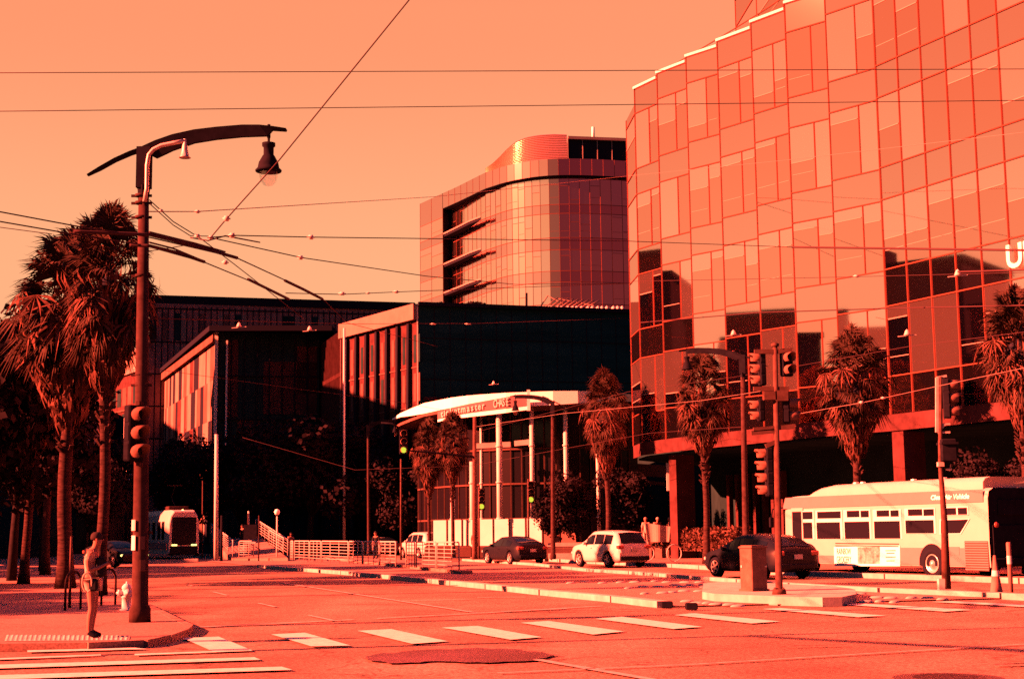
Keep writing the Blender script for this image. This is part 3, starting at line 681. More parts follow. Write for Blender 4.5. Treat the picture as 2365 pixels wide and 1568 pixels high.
mb = MB(); mb.cyl((a.x, a.y, 0), .15, 6.5, 8); mb.build('post', M['pole'], t, True)
a, b = gx(1452, 119), gx(1700, 112); t = thing('low_building', 'low dim building seen in the gap under the glass office, with a pale canopy strip', 'building', tuple(a)); mb = MB(); mb.prism([(a.x, a.y), (b.x, b.y), (b.x, b.y + 8), (a.x, a.y + 8)], 0, 9.5); mb.build('wall', M['dimwall'], t, True)
mb = MB(); c, d_ = P(1438, 1082, 112), P(1560, 1090, 112); mb.bar(c, d_, .3, .9); mb.bar(c + Vector((.3, -.3, -.9)), d_ + Vector((0, -.3, -1.0)), .2, .25); mb.build('canopy_strip', M['midwall'], t, True)
mb = MB(); c = P(1548, 1100, 100); mb.box(c, (.5, .2, 1.9)); mb.build('blade_sign', M['cream'], t, True)
for i, (x0, x1, D_, h_) in enumerate(((-220, 60, 125, 12), (50, 175, 150, 11))):
    a, b = gx(x0, D_), gx(x1, D_); t = thing('low_building', ('long low dark building behind the trees at the left edge', 'low dark building behind the slim palm')[i], 'building', tuple(a)); mb = MB(); mb.prism([(a.x, a.y), (b.x, b.y), (b.x, b.y + 12), (a.x, a.y + 12)], 0, h_); mb.build('wall', M['dimwall'], t, True); mb = MB(); mb.bar((a.x, a.y - .1, h_), (b.x, b.y - .1, h_), .4, .5); mb.build('roof', M['roofdark'], t, True)
# off to the left of the frame: the row of buildings mirrored in the glass wall
for k, (x, y, w_, dp, h, m) in enumerate(((-88, 62, 24, 16, 23, 'roofdark'), (-92, 89, 22, 20, 26, 'maroon'), (-96, 113, 20, 16, 33, 'roofdark'), (-98, 133, 17, 18, 27, 'midwall'), (-106, 160, 24, 26, 37, 'roofdark'))):
    t = thing('street_building', ('low dark flat-roofed building', 'brown building with a stair tower', 'tallest dark slab building', 'pale narrow building', 'broad brown building at the end')[k] + ' across the junction, mirrored in the glass', 'building', (x, y, 0), 0, 'buildings across the junction')
    mb = MB(); mb.box((0, 0, h / 2), (dp, w_, h)); mb.build('wall', M[m], t)
    wm = MB()
    for j in range(int(h / 4)):
        for i in range(int(w_ / 3)): wm.box((dp / 2, -w_ / 2 + 1.6 + i * 3, 2.4 + j * 4), (.12, 1.8, 2.2))
    wm.build('window', M['dimwall'], t); rf = MB(); rf.box((0, 0, h + .3), (dp + .6, w_ + .6, .6)); rf.box((2, 4, h + 1.8), (4, 5, 3)); rf.build('roof', M['roofdark'], t)

t = thing('street_building', 'unseen tall building added left of the frame to shade trees behind the tram', 'building', (-59, 119, 0), 0, 'buildings across the junction')  # unseen block added only to throw shade on those trees
mb = MB(); mb.box((0, 0, 15), (13, 25, 30)); mb.build('wall', M['maroon'], t); mb = MB(); mb.box((0, 0, 30.3), (14, 26, .6)); mb.build('roof', M['roofdark'], t)
wm = MB()
for j in range(6):
    for i in range(7): wm.box((6.5, -10.5 + i * 3.5, 4 + j * 4.4), (.12, 2, 2.4))
wm.build('window', M['dimwall'], t)
# --- round entrance pavilion with curved white canopy
pv = thing('entrance_pavilion', 'round glass entrance pavilion with pale columns and curved white canopy', 'pavilion', (0, 116, 0))
CT = P(1225, 905, 98).z
CE = [(905, 968, 970), (925, 954, 963), (950, 943, 960), (980, 931, 955), (1012, 924.5, 948), (1046, 918, 941), (1083, 913.5, 934), (1121, 910.5, 927), (1172, 907, 921), (1225, 905, 938), (1282, 903, 935), (1340, 902.6, 931), (1392, 904.5, 928), (1440, 908, 927), (1480, 912, 928)]
CD = [DZ(x, y, CT) for x, y, b in CE]
cpn = [gx(x, d) for (x, y, b), d in zip(CE, CD)]
fa = MB(); lowz = [P(x, b, d).z for (x, y, b), d in zip(CE, CD)]
for i in range(len(cpn) - 1):
    a, b = cpn[i], cpn[i + 1]; l0, l1 = lowz[i], lowz[i + 1]
    if i == 8: l1 = P(1225, 914, 98).z
    fa.quad((a.x, a.y, l0), (b.x, b.y, l1), (b.x, b.y, CT), (a.x, a.y, CT))
fa.build('canopy_fascia', M['fascia'], pv, True)
cs = MB(); cs.prism([(p.x, p.y + .05) for p in cpn] + [(10, 112), (-3, 117)], CT - .95, CT - .75); cs.prism([(p.x, p.y + .05) for p in cpn] + [(10, 112), (-3, 117)], CT - .2, CT - .02); cs.build('canopy_deck', M['midwall'], pv, True)
bn = MB(); BE = [(1012, 951, 969, 974), (1046, 941, 961, 967), (1083, 933, 955, 963), (1121, 926, 950, 959), (1172, 917, 944, 953), (1223, 911, 938, 946)]
bD = [DZ(x, {1012: 924.5, 1046: 918, 1083: 913.5, 1121: 910.5, 1172: 907, 1223: 905}[x], CT) - .5 for x, a, b, c in BE]
bp_ = [gx(x, d) for (x, a, b, c), d in zip(BE, bD)]; zt_ = [P(e[0], e[1], d).z for e, d in zip(BE, bD)]; zb_ = [P(e[0], e[2], d).z for e, d in zip(BE, bD)]; zc_ = [P(e[0], e[3], d).z for e, d in zip(BE, bD)]
for i in range(5):
    a, b = bp_[i], bp_[i + 1]; bn.quad((a.x, a.y, zb_[i]), (b.x, b.y, zb_[i + 1]), (b.x, b.y, zt_[i + 1]), (a.x, a.y, zt_[i]))
    bn.quad((a.x, a.y, zc_[i]), (b.x, b.y, zc_[i + 1]), (b.x, b.y, zb_[i + 1]), (a.x, a.y, zb_[i]), 1)
bn.bar(bp_[-1] + Vector((.05, -.05, zb_[-1] - .3)), bp_[-1] + Vector((.05, -.05, zt_[-1] + .3)), .2, .2, 1)
bn.build('banner', [M['banner'], M['fascia']], pv, True)
dd = lambda x: next(d0 + (d1 - d0) * (x - e0[0]) / (e1[0] - e0[0]) for e0, e1, d0, d1 in zip(BE, BE[1:], bD, bD[1:]) if x <= e1[0])
for s_, x0, y0, x1, y1, sz in (('ticketmaster', 1022, 964, 1122, 944, .66), ('CHASE', 1141, 942, 1177, 936, .74)):
    wd_ = {'i': .5, 't': .72, 'm': 1.5, 'r': .75}; tot = sum(wd_.get(c, 1) for c in s_); acc = 0      # letters follow the curve of the banner
    for ch in s_:
        f0 = acc / tot; acc += wd_.get(ch, 1); f1 = acc / tot; xa, xb = x0 + (x1 - x0) * f0, x0 + (x1 - x0) * f1
        a, b = P(xa, y0 + (y1 - y0) * (f0 ** .8), dd(xa)), P(xb, y0 + (y1 - y0) * (f1 ** .8), dd(xb)); u = (b - a).normalized(); n = Vector((u.y, -u.x, 0)).normalized(); n = n if n.y < 0 else -n
        M4 = Matrix.Translation(a + n * .12) @ Matrix(((u.x, 0, n.x, 0), (u.y, 0, n.y, 0), (u.z, 1, n.z, 0), (0, 0, 0, 1)))
        text_mesh(ch, sz, .01, 'banner_lettering', M['bannertext'], pv, M4, .015, xs=(b - a).length / (sz * .60 * wd_.get(ch, 1)))
gl = MB(); gi = [Vector((p.x + .25, p.y + 4.2, 0)) for p in cpn[2:]]
for a, b in zip(gi, gi[1:]): gl.quad((a.x, a.y, 0), (b.x, b.y, 0), (b.x, b.y, CT - .9), (a.x, a.y, CT - .9))
gl.build('glass_drum', M['dglass'], pv, True)
ra = MB()
for z in (2.6, 5.0, 7.4):
    for a, b in zip(gi, gi[1:]): ra.bar(a + Vector((0, -.12, z)), b + Vector((0, -.12, z)), .1, .12)
for a, b in zip(gi, gi[1:]):
    for f in (0, .5):
        p = a.lerp(b, f); ra.bar((p.x, p.y - .1, 0), (p.x, p.y - .1, CT - 1), .06, .08)
ra.build('glazing_bar', M['redpole'], pv, True)
for px, D, r, zt2 in ((1091, 99.8, .2, P(1091, 1066, 99.8).z), (1113, 101, .12, CT - 1), (1155, 98.9, .24, CT - .95), (1231, 98.6, .19, CT - .95), (1310, 98.6, .2, CT - .95), (1384, 99.5, .16, CT - .95), (1046, 102, .2, 4.2)):
    c = gx(px, D); cm = MB(); r *= .8; cm.cyl((c.x, c.y, 0), r, zt2, 16)
    for z in (2.6, 5.0, 7.4):
        if z < zt2: cm.cyl((c.x, c.y, z - .06), r + .05, .12, 16)
    cm.build('column', M['cream'], pv, True)
for z, x0, x1 in ((8.8, 1100, 1180), (8.95, 1190, 1230)):
    bm_ = MB(); bm_.bar(P(x0, 1024 + (0 if x0 > 1150 else 6), 101), P(x1, 1020 + (0 if x0 > 1150 else 6), 100), .2, .35); bm_.build('ceiling_light_strip', M['parapet'], pv, True)
# white hoarding
h0, h1 = gx(1000, 99), gx(1335, 90)
hd = thing('hoarding', 'white plywood hoarding panels in front of the round pavilion', 'hoarding', tuple(h0)); d = h1 - h0; L = d.length; k = 9
n = Vector((d.y, -d.x, 0)).normalized(); n = n if n.dot(-h0) > 0 else -n
for i in range(k):
    a, b = h0 + d * ((i + .01) / k), h0 + d * ((i + .985) / k); pm = MB(); zt3 = 2.72 - .0 * i
    pm.box(((a.x + b.x) / 2, (a.y + b.y) / 2, 1.62), ((b - a).length, .08, 1.8), math.atan2(d.y, d.x)); pm.build('panel', M['cream'] if i < 7 else M['midwall'], hd, True)
ps = MB()
for i in range(k + 1):
    a = h0 + d * (i / k) + n * .1; ps.bar((a.x, a.y, 0), (a.x, a.y, 2.6), .07, .07)
ps.build('post', M['redpole'], hd, True)
# planters and steps below it
for i, (px, D, w_, h, lab) in enumerate(((1035, 95, 3.0, .7, 'red-brown planter box at the left end below the hoarding'), (1150, 92, 3.2, .7, 'red-brown planter box below the middle of the hoarding'), (1290, 87, 2.8, .65, 'red-brown planter box beside the entrance steps'), (1590, 85, 7.6, .55, 'long low planter wall under the hedge'))):
    p = gx(px, D); t = thing('planter', lab, 'planter', tuple(p), 0 if i < 3 else -R(50), 'planters on the far sidewalk'); mb = MB(); mb.box((0, 0, .13 + h / 2), (w_, 1.0, h), bev=.04); mb.build('box', M['parapet'] if i == 3 else M['midwall'], t)
    mb = MB(); mb.box((0, 0, .13 + h + .01), (w_ - .2, .8, .06)); mb.build('soil', M['bark'], t)
p = gx(1330, 86); t = thing('steps', 'pale concrete entrance steps between the dark car and the white car', 'steps', tuple(p)); mb = MB()
for i in range(6): mb.box((i * .0, i * .45, .13 + .08 + i * .15), (3.2, .5, .16))
mb.build('stair', M['kerb'], t)
# ------------------------------------------------------------ palms and trees
def palm(name, seed, hgt, rad, skirt_len, tr_r=.16):
    rn = random.Random(seed); root = thing(name, 'palm', 'palm tree')
    tk = MB(); n = 14
    tk.tube([(.05 * math.sin(i * .5 + seed), .04 * math.cos(i * .7), hgt * i / n) for i in range(n + 1)], [tr_r * (1.5 - .5 * min(1, i / 1.5)) * (1 - .25 * i / n) for i in range(n + 1)], 12)
    for i in range(90):     # old leaf-base stubs on the upper trunk
        z = hgt * rn.uniform(.42, .8); a = rn.uniform(0, 6.28); r = tr_r * .85
        p = Vector((r * math.cos(a), r * math.sin(a), z)); tk.bar(p, p + Vector((.13 * math.cos(a), .13 * math.sin(a), .17)), .09, .04)
    tk.build('trunk', M['trunk'], root)
    sk = MB(); top = hgt
    def leafblade(mb, p, d, up, ln, wd, droop, k, mi=0):
        side = d.cross(up).normalized(); vs = []
        for j in range(k):
            ang = (j / (k - 1) - .5) * 2.5; dd = (d * math.cos(ang) + side * math.sin(ang)).normalized()
            l = ln * (1 - .25 * abs(ang) / 1.25) * rn.uniform(.85, 1.1)
            q = p + dd * l * .55; e = p + dd * l + Vector((0, 0, -droop * l * rn.uniform(.6, 1.3)))
            wv = (dd.cross(up).normalized() + up * rn.uniform(-.6, .6)) * wd
            b = len(mb.v); mb.v += [tuple(p), tuple(q + wv), tuple(e), tuple(q - wv)]; mb.f.append([b, b + 1, b + 2, b + 3]); mb.m.append(mi); mb.sm.append(False)
    cr_ = MB()
    for i in range(175):
        q_ = rn.random() ** 1.3; el = R(88) - q_ * R(142) + rn.uniform(-.15, .15); az = i * 2.399 + rn.uniform(-.3, .3)
        d = Vector((math.cos(el) * math.cos(az), math.cos(el) * math.sin(az), math.sin(el)))
        L = rad * rn.uniform(.42, .66) * (1 - .25 * q_); base = Vector((0, 0, top - .15 - q_ * skirt_len * .5))
        tip = base + d * L + Vector((0, 0, -.12 * L * math.cos(el)))
        cr_.bar(base, tip, .03, .02)
        up = Vector((0, 0, 1)) if abs(d.z) < .9 else Vector((1, 0, 0)); up = (up - d * up.dot(d)).normalized()
        up = (up + d.cross(up) * rn.uniform(-1.1, 1.1)).normalized()
        leafblade(cr_, tip, (d + Vector((0, 0, -.25 - .3 * q_))).normalized(), up, rad * rn.uniform(.36, .56), .017 * rad, rn.uniform(.1, .6), 16)
    cr_.build('crown', M['frond'], root)
    for i in range(900):    # hanging dead thatch, narrowing to the trunk
        f = .12 + .88 * rn.random() ** .75; z = top - .1 - f * skirt_len; a = rn.uniform(0, 6.28)
        R0 = rad * (.78 * (1 - f) ** .8 + .10) * rn.uniform(.72, 1.12); ln = rn.uniform(.4, .9) * rad * .42
        p = Vector((R0 * math.cos(a), R0 * math.sin(a), z)); ti = R0 * rn.uniform(.55, .98)
        e = Vector((ti * math.cos(a + rn.uniform(-.15, .15)), ti * math.sin(a + rn.uniform(-.15, .15)), z - ln))
        t = Vector((-math.sin(a + rn.uniform(-.9, .9)), math.cos(a + rn.uniform(-.9, .9)), 0)) * rn.uniform(.012, .036) * rad
        m_ = p.lerp(e, .5) + Vector((math.cos(a), math.sin(a), 0)) * .06
        b = len(sk.v); sk.v += [tuple(p), tuple(m_ + t), tuple(e + t * .3), tuple(e - t * .2), tuple(m_ - t)]; sk.f.append([b, b + 1, b + 2, b + 3, b + 4]); sk.m.append(0); sk.sm.append(False)
        if rn.random() < .08 and f < .6: leafblade(sk, p, Vector((math.cos(a) * .35, math.sin(a) * .35, -.94)).normalized(), Vector((math.cos(a), math.sin(a), .3)).normalized(), rad * .5, .022 * rad, .2, 7)
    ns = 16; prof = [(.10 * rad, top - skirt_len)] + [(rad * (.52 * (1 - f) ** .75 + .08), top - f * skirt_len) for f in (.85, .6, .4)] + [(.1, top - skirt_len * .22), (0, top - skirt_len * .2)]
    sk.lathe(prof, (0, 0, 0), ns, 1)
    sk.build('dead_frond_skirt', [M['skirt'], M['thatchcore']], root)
    return root
pa = palm('palm_tree', 3, 9.3, 1.75, 4.2); pb = palm('palm_tree', 8, 9.3, 1.6, 3.6, .15)
PG = 'palm trees along the street'
def put_palm(src, px, D, topy, label, scale=None, rz=0, first=False, w=1.0, z0=.13):
    p = gx(px, D); tp = P(px, topy, D).z; o = src if first else copy_tree(src); s = tp / 10.75
    # keep the trunk foot under the crown in the picture column of the foot
    o.location = (p.x, p.y, z0); o.rotation_euler = (0, 0, rz); o.scale = (s * w, s * w, s); o['label'] = label; o['group'] = PG; return o
put_palm(pa, 1985, 60, 752, 'tall palm with a thick dead skirt standing behind the bus', rz=.3, first=True, w=1.12)
put_palm(pb, 1632, 69, 808, 'palm between the curved street lamp and the black car', rz=1.2, first=True, w=1.14)
put_palm(pa, 1404, 84, 853, 'palm standing behind the white car', rz=2.2, w=.98)
put_palm(pb, 1046, 93, 948, 'palm with its crown crossing the banner, right one of the close pair', rz=.8, w=.95)
put_palm(pa, 991, 96, 968, 'palm left of its close twin in front of the white canopy', rz=4.0, w=.9)
put_palm(pb, 2374, 50, 655, 'palm cut by the right edge of the photo behind the bus', rz=2.9, w=1.1)
put_palm(pa, 150, 47, 530, 'broad shaggy palm with the widest crown near the left edge', rz=5.0, w=1.32, z0=.1)
put_palm(pb, 236, 41, 462, 'tallest palm, its spiky top just left of the big lamp post', rz=1.9, w=1.02, z0=.1)
put_palm(pb, 62, 52, 790, 'lower palm half hidden at the left edge under the broad palm', rz=3.3, w=1.3, z0=.1)
put_palm(pa, 108, 64, 700, 'slim palm behind the broad palm at the left', rz=.9, w=.95, z0=.1)
def broadleaf(seed, hgt, rad, m='leaf', dens=3000, lf=.2, trunkh=.35, squash=.8):
    rn = random.Random(seed); root = thing('street_tree', 'tree', 'tree'); tk = MB()
    th = hgt * trunkh; tk.tube([(0, 0, 0), (.05, 0, th * .6), (.1, .05, th)], [.2, .15, .13], 10)
    cl = []
    for i in range(7):
        a = i * 2.4; e = Vector((math.cos(a) * rad * rn.uniform(.3, .7), math.sin(a) * rad * rn.uniform(.3, .7), th + (hgt - th) * rn.uniform(.25, .8)))
        tk.tube([(.1, .05, th * .85), Vector((.1, .05, th)).lerp(e, .5) + Vector((0, 0, .2)), e], [.1, .07, .03], 7)
    tk.build('trunk', M['bark'], root); cm = MB()
    for i in range(16):
        a = rn.uniform(0, 6.28); rr = rad * rn.uniform(.1, .75); cl.append((Vector((math.cos(a) * rr, math.sin(a) * rr, th + (hgt - th) * rn.uniform(.15, .88))), rad * rn.uniform(.25, .5)))
    for i in range(dens):
        c, r = rn.choice(cl); d = Vector((rn.gauss(0, 1), rn.gauss(0, 1), rn.gauss(0, squash))).normalized(); p = c + d * r * rn.uniform(.55, 1.1)
        t = Vector((rn.gauss(0, 1), rn.gauss(0, 1), rn.gauss(0, 1))).normalized(); u = t.cross(d + Vector((.01, 0, 0))).normalized(); s = lf * rn.uniform(.6, 1.4)
        cm.quad(p - t * s * .5, p + u * s * .35, p + t * s * .5, p - u * s * .35)
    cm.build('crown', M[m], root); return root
ta = broadleaf(2, 9, 3.4, dens=8000, lf=.30); tb = broadleaf(5, 7, 2.8, dens=7000, lf=.27)
TG = 'dark leafy street trees'
def put_tree(src, loc, s, rz, label, first=False, sx=1.0):
    o = src if first else copy_tree(src); o.location = loc; o.rotation_euler = (0, 0, rz); o.scale = (s * sx, s * sx, s); o['label'] = label; o['group'] = TG; return o
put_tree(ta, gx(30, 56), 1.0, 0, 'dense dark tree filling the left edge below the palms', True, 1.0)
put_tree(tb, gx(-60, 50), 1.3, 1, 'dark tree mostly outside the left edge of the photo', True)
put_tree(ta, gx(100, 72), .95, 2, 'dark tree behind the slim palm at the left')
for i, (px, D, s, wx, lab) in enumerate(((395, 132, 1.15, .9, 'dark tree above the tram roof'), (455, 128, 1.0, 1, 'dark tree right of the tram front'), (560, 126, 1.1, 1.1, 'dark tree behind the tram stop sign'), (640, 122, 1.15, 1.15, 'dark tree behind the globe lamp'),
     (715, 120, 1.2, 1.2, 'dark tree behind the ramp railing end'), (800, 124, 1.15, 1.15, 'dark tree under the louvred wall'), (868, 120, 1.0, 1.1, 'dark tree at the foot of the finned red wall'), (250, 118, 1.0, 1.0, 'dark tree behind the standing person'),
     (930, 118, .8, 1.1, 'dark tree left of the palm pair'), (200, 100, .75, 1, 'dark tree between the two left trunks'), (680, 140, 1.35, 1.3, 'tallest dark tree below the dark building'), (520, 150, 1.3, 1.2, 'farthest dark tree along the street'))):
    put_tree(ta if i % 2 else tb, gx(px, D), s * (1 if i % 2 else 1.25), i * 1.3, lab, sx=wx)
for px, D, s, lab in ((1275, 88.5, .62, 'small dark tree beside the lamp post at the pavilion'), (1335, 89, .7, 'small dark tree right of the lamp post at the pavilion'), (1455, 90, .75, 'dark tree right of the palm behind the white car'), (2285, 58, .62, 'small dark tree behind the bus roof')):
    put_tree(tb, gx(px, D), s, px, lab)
for i, (x, y, s, lab) in enumerate(((-33, 25.5, 1.0, 'tree left of the frame shading the near sidewalk'), (-36, 31.5, 1.1, 'second tree left of the frame on the near sidewalk'), (-41, 38, 1.15, 'third tree left of the frame on the near sidewalk'), (-34, 28, 1.15, 'unseen tree added for shade between the two nearest ones'), (-38, 35, 1.25, 'unseen tree added for shade at the middle of the row'), (-42, 43, 1.3, 'unseen tree added for shade at the far end of the row'), (-31, 15.5, .9, 'tree left of the frame shading the crosswalk'), (-40, 66, 1.5, 'large tree left of the frame shading the far road'), (-46, 58, 1.5, 'large tree beyond the left edge by the road'), (-42, 74, 1.4, 'wide tree beyond the left edge near the tramway'))):  # in-between, middle and far-end trees are unseen, added for sidewalk shade
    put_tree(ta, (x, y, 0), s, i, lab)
# hedge: one clipped hedge of leaf-sized faces over a dark core
hp0, hp1 = gx(1468, 90), gx(1720, 77); hg = thing('hedge', 'long clipped hedge above the low planter wall behind the white car', 'hedge', tuple(hp0)); d = hp1 - hp0; L = d.length; d.normalize(); n = Vector((d.y, -d.x, 0)); hm = MB(); rn = random.Random(4)
hm.box(tuple((hp0 + hp1) / 2 + Vector((0, 0, 1.1))), (L - .2, .8, 1.1), math.atan2(d.y, d.x), 0)
for i in range(5200):
    t = rn.uniform(0, L); o_ = rn.uniform(-.55, .55); z = rn.uniform(.6, 1.75 + .1 * math.sin(t * 2)); 
    if abs(o_) < .38 and z < 1.55: o_ = math.copysign(rn.uniform(.4, .55), o_)
    p = hp0 + d * t + n * o_ + Vector((0, 0, z)); a = Vector((rn.gauss(0, 1), rn.gauss(0, 1), rn.gauss(0, 1))).normalized(); u = a.cross(Vector((.3, .5, .8))).normalized(); s = rn.uniform(.08, .16)
    hm.quad(p - a * s, p + u * s * .7, p + a * s, p - u * s * .7)
hm.build('leaves', M['hedge'], hg, True)
for i, (px0, px1, top) in enumerate(((985, 1060, 676), (1062, 1140, 684))):
    t = thing('roof_shrub', ('rounded shrub mound on the black building roof beside the tower', 'second rounded shrub mound on the roof, nearer the sunlit vents')[i], 'shrub', tuple(gx((px0 + px1) / 2, 128) + Vector((0, 0, BH)))); sm = MB(); rr = (px1 - px0) / 2 * 128 / 3400 * 1.25
    for k in range(1500):
        dd = Vector((rn.gauss(0, 1), rn.gauss(0, .6), abs(rn.gauss(0, 1)))).normalized(); p = Vector((dd.x * rr, dd.y * rr, dd.z * 1.35 * rn.uniform(.8, 1.05))); a = Vector((rn.gauss(0, 1), rn.gauss(0, 1), rn.gauss(0, 1))).normalized() * .2; u = a.cross(dd).normalized() * .15; sm.quad(p - a, p + u, p + a, p - u)
    sm.build('foliage', M['leaf'], t)

# ------------------------------------------------------------ big pole with lamp arm (left foreground)
D1 = 27.0
bp0 = G(322, 1436, .1); D1 = bp0.y
lp = thing('street_lamp', 'large dark lamp post at the left corner with a long curved arm and teardrop lamp', 'street lamp', tuple(bp0), 0, 'curved-arm street lamps')
def lampbits(root, flat=True):
    def L(px, py): v = P(px, py, D1) - bp0; return Vector((v.x, 0, v.z))
    pm = MB(); a, b = L(323, 1436), L(332, 452); 
    pm.tube([a, a.lerp(b, .03), a.lerp(b, .04), a.lerp(b, .5), b], [.205, .2, .155, .13, .10], 16)
    pm.build('pole', M['pole'], root)
    for k, yy in enumerate((1232, 870, 640, 470, 500)):
        pass
    um = MB(); c0, c1 = L(331, 470), L(336, 350)
    um.tube([c0, L(332, 440), L(333, 430)], [.10, .12, .145], 4, smooth=False); um.box(((L(333, 390)).x, 0, (L(333, 388)).z), (.27, .2, L(333, 342).z - L(333, 436).z)); um.build('upper_bracket', M['black'], root)
    # arm: thin blade left, deep beam right
    top = [(203, 405), (230, 388), (265, 368), (300, 352), (325, 343), (360, 327), (400, 313), (450, 302), (500, 296), (560, 291), (600, 291), (630, 294), (662, 299)]
    bot = [(203, 401 + 6), (232, 394), (268, 374), (303, 359), (330, 350), (362, 366), (400, 348), (450, 331), (500, 323), (560, 317), (618, 315), (630, 302), (661, 304)]
    am = MB(); vs = []
    for (tx, ty), (bx, by) in zip(top, bot):
        t_, b_ = L(tx, ty), L(bx, by)
        for y in (-.09, .09): vs += [(t_.x, y, t_.z), (b_.x, y * .5, b_.z)]
    fs = []
    for i in range(len(top) - 1):
        q = i * 4; r = q + 4; fs += [(q, q + 1, r + 1, r), (q + 2, r + 2, r + 3, q + 3), (q, r, r + 2, q + 2), (q + 1, q + 3, r + 3, r + 1)]
    fs += [(0, 2, 3, 1), (len(vs) - 4, len(vs) - 3, len(vs) - 1, len(vs) - 2)]
    am.add(vs, fs); am.build('arm', M['black'], root)
    hl = MB(); c = L(621, 300); z = lambda py: L(621, py).z; w_ = 3400 / D1
    hl.lathe([(.03, z(288)), (.035, z(318)), (.025, z(320)), (.025, z(330)), (.13, z(331)), (.13, z(338)), (.10, z(341)), (.10, z(358)), (.12, z(361)), (.19, z(376)), (.205, z(384)), (.21, z(388)), (.26, z(394)), (.25, z(397)), (.17, z(396))], (c.x, 0, 0), 20)
    h_ = hl.build('lamp_head', M['black'], root)
    gm_ = MB(); gm_.lathe([(.18, z(396)), (.18, z(408)), (.15, z(420)), (.09, z(428)), (0, z(431))], (c.x, 0, 0), 18); g_ = gm_.build('globe', GLOBE, h_)
    return root
GLOBE = bpy.data.materials.new('clear_globe_glass'); GLOBE.use_nodes = True
_t = GLOBE.node_tree; _t.nodes.remove(_t.nodes['Principled BSDF']); _a = _t.nodes.new('ShaderNodeBsdfTransparent'); _b = _t.nodes.new('ShaderNodeBsdfGlossy'); _b.inputs['Roughness'].default_value = .05; _b.inputs[0].default_value = (1, .6, .5, 1)
_c = _t.nodes.new('ShaderNodeMixShader'); _c.inputs[0].default_value = .18; _t.links.new(_a.outputs[0], _c.inputs[1]); _t.links.new(_b.outputs[0], _c.inputs[2]); _t.links.new(_c.outputs[0], _t.nodes['Material Output'].inputs[0])
lampbits(lp)
proto2 = copy_tree(lp)                      # plain copy for the farther lamps, before the extras go on
LL = lambda px, py, o=0.0: (lambda v: Vector((v.x, o, v.z)))(P(px, py, D1) - bp0)
em = MB(); em.tube([LL(338, 470, -.14), LL(343, 440, -.14), LL(344, 385, -.14), LL(348, 362, -.14), LL(358, 350, -.14), LL(376, 341, -.14), LL(405, 335, -.14), LL(430, 330, -.14)], .04, 10); em.build('conduit_arm', M['steel'], lp)
em = MB(); c = LL(431, 330, -.14); zz = lambda py: LL(431, py).z; em.lathe([(.03, zz(326)), (.035, zz(336)), (.05, zz(340)), (.06, zz(352)), (.085, zz(366)), (.12, zz(369)), (.10, zz(369))], (c.x, c.y, 0), 16); em.build('bell_lamp', M['steel'], lp)
em = MB()
for yy in (455, 472, 505, 640, 868, 892, 1232):
    c = LL(327, yy); em.cyl((c.x, 0, c.z), .125 + .0, .05, 14); em.bar((c.x - .2, 0, c.z + .02), (c.x + .2, 0, c.z + .02), .03, .05)
em.build('clamp_band', M['pole'], lp)
for y0, y1, x, m_, ang in ((1200, 1225, 318, 'cream', -2.3), (1236, 1270, 318, 'white', -2.3), (1238, 1268, 334, 'midwall', -1.2), (1292, 1318, 335, 'midwall', -1.15)):
    z0, z1 = LL(x, y1).z, LL(x, y0).z; em = MB(); r = .172; cx = LL(325, y0).x
    vs = []
    for k in range(5):
        a = ang + (k - 2) * .18; vs += [(cx + r * math.cos(a), r * math.sin(a), z0), (cx + r * math.cos(a), r * math.sin(a), z1)]
    em.add(vs, [(i * 2, i * 2 + 2, i * 2 + 3, i * 2 + 1) for i in range(4)]); em.build('sticker', M[m_], lp)
def put_lamp(px, D, topy, label, rz, sz=1.0):
    o = copy_tree(proto2); p = gx(px, D); t = P(px, topy, D).z; full = P(325, 345, D1).z - .1; s = (t - .15) / full
    o.location = (p.x, p.y, .15); o.rotation_euler = (0, 0, rz); o.scale = (s * sz, s * sz, s); o['label'] = label; return o
put_lamp(1722, 58, 822, 'street lamp with a curved arm between the palm and the traffic signals', math.pi - .35, 1.0)
put_lamp(1277, 84, 927, 'street lamp with a curved arm between the dark sedan and the white car', math.pi - .15, .9)
put_lamp(852, 112, 983, 'far street lamp with its teardrop head against the finned red wall', .2, .8)
bpy.data.objects.remove(bpy.data.objects[proto2.name]) if False else None
def rm(o):
    for c in list(o.children): rm(c)
    bpy.data.objects.remove(o)
rm(proto2)

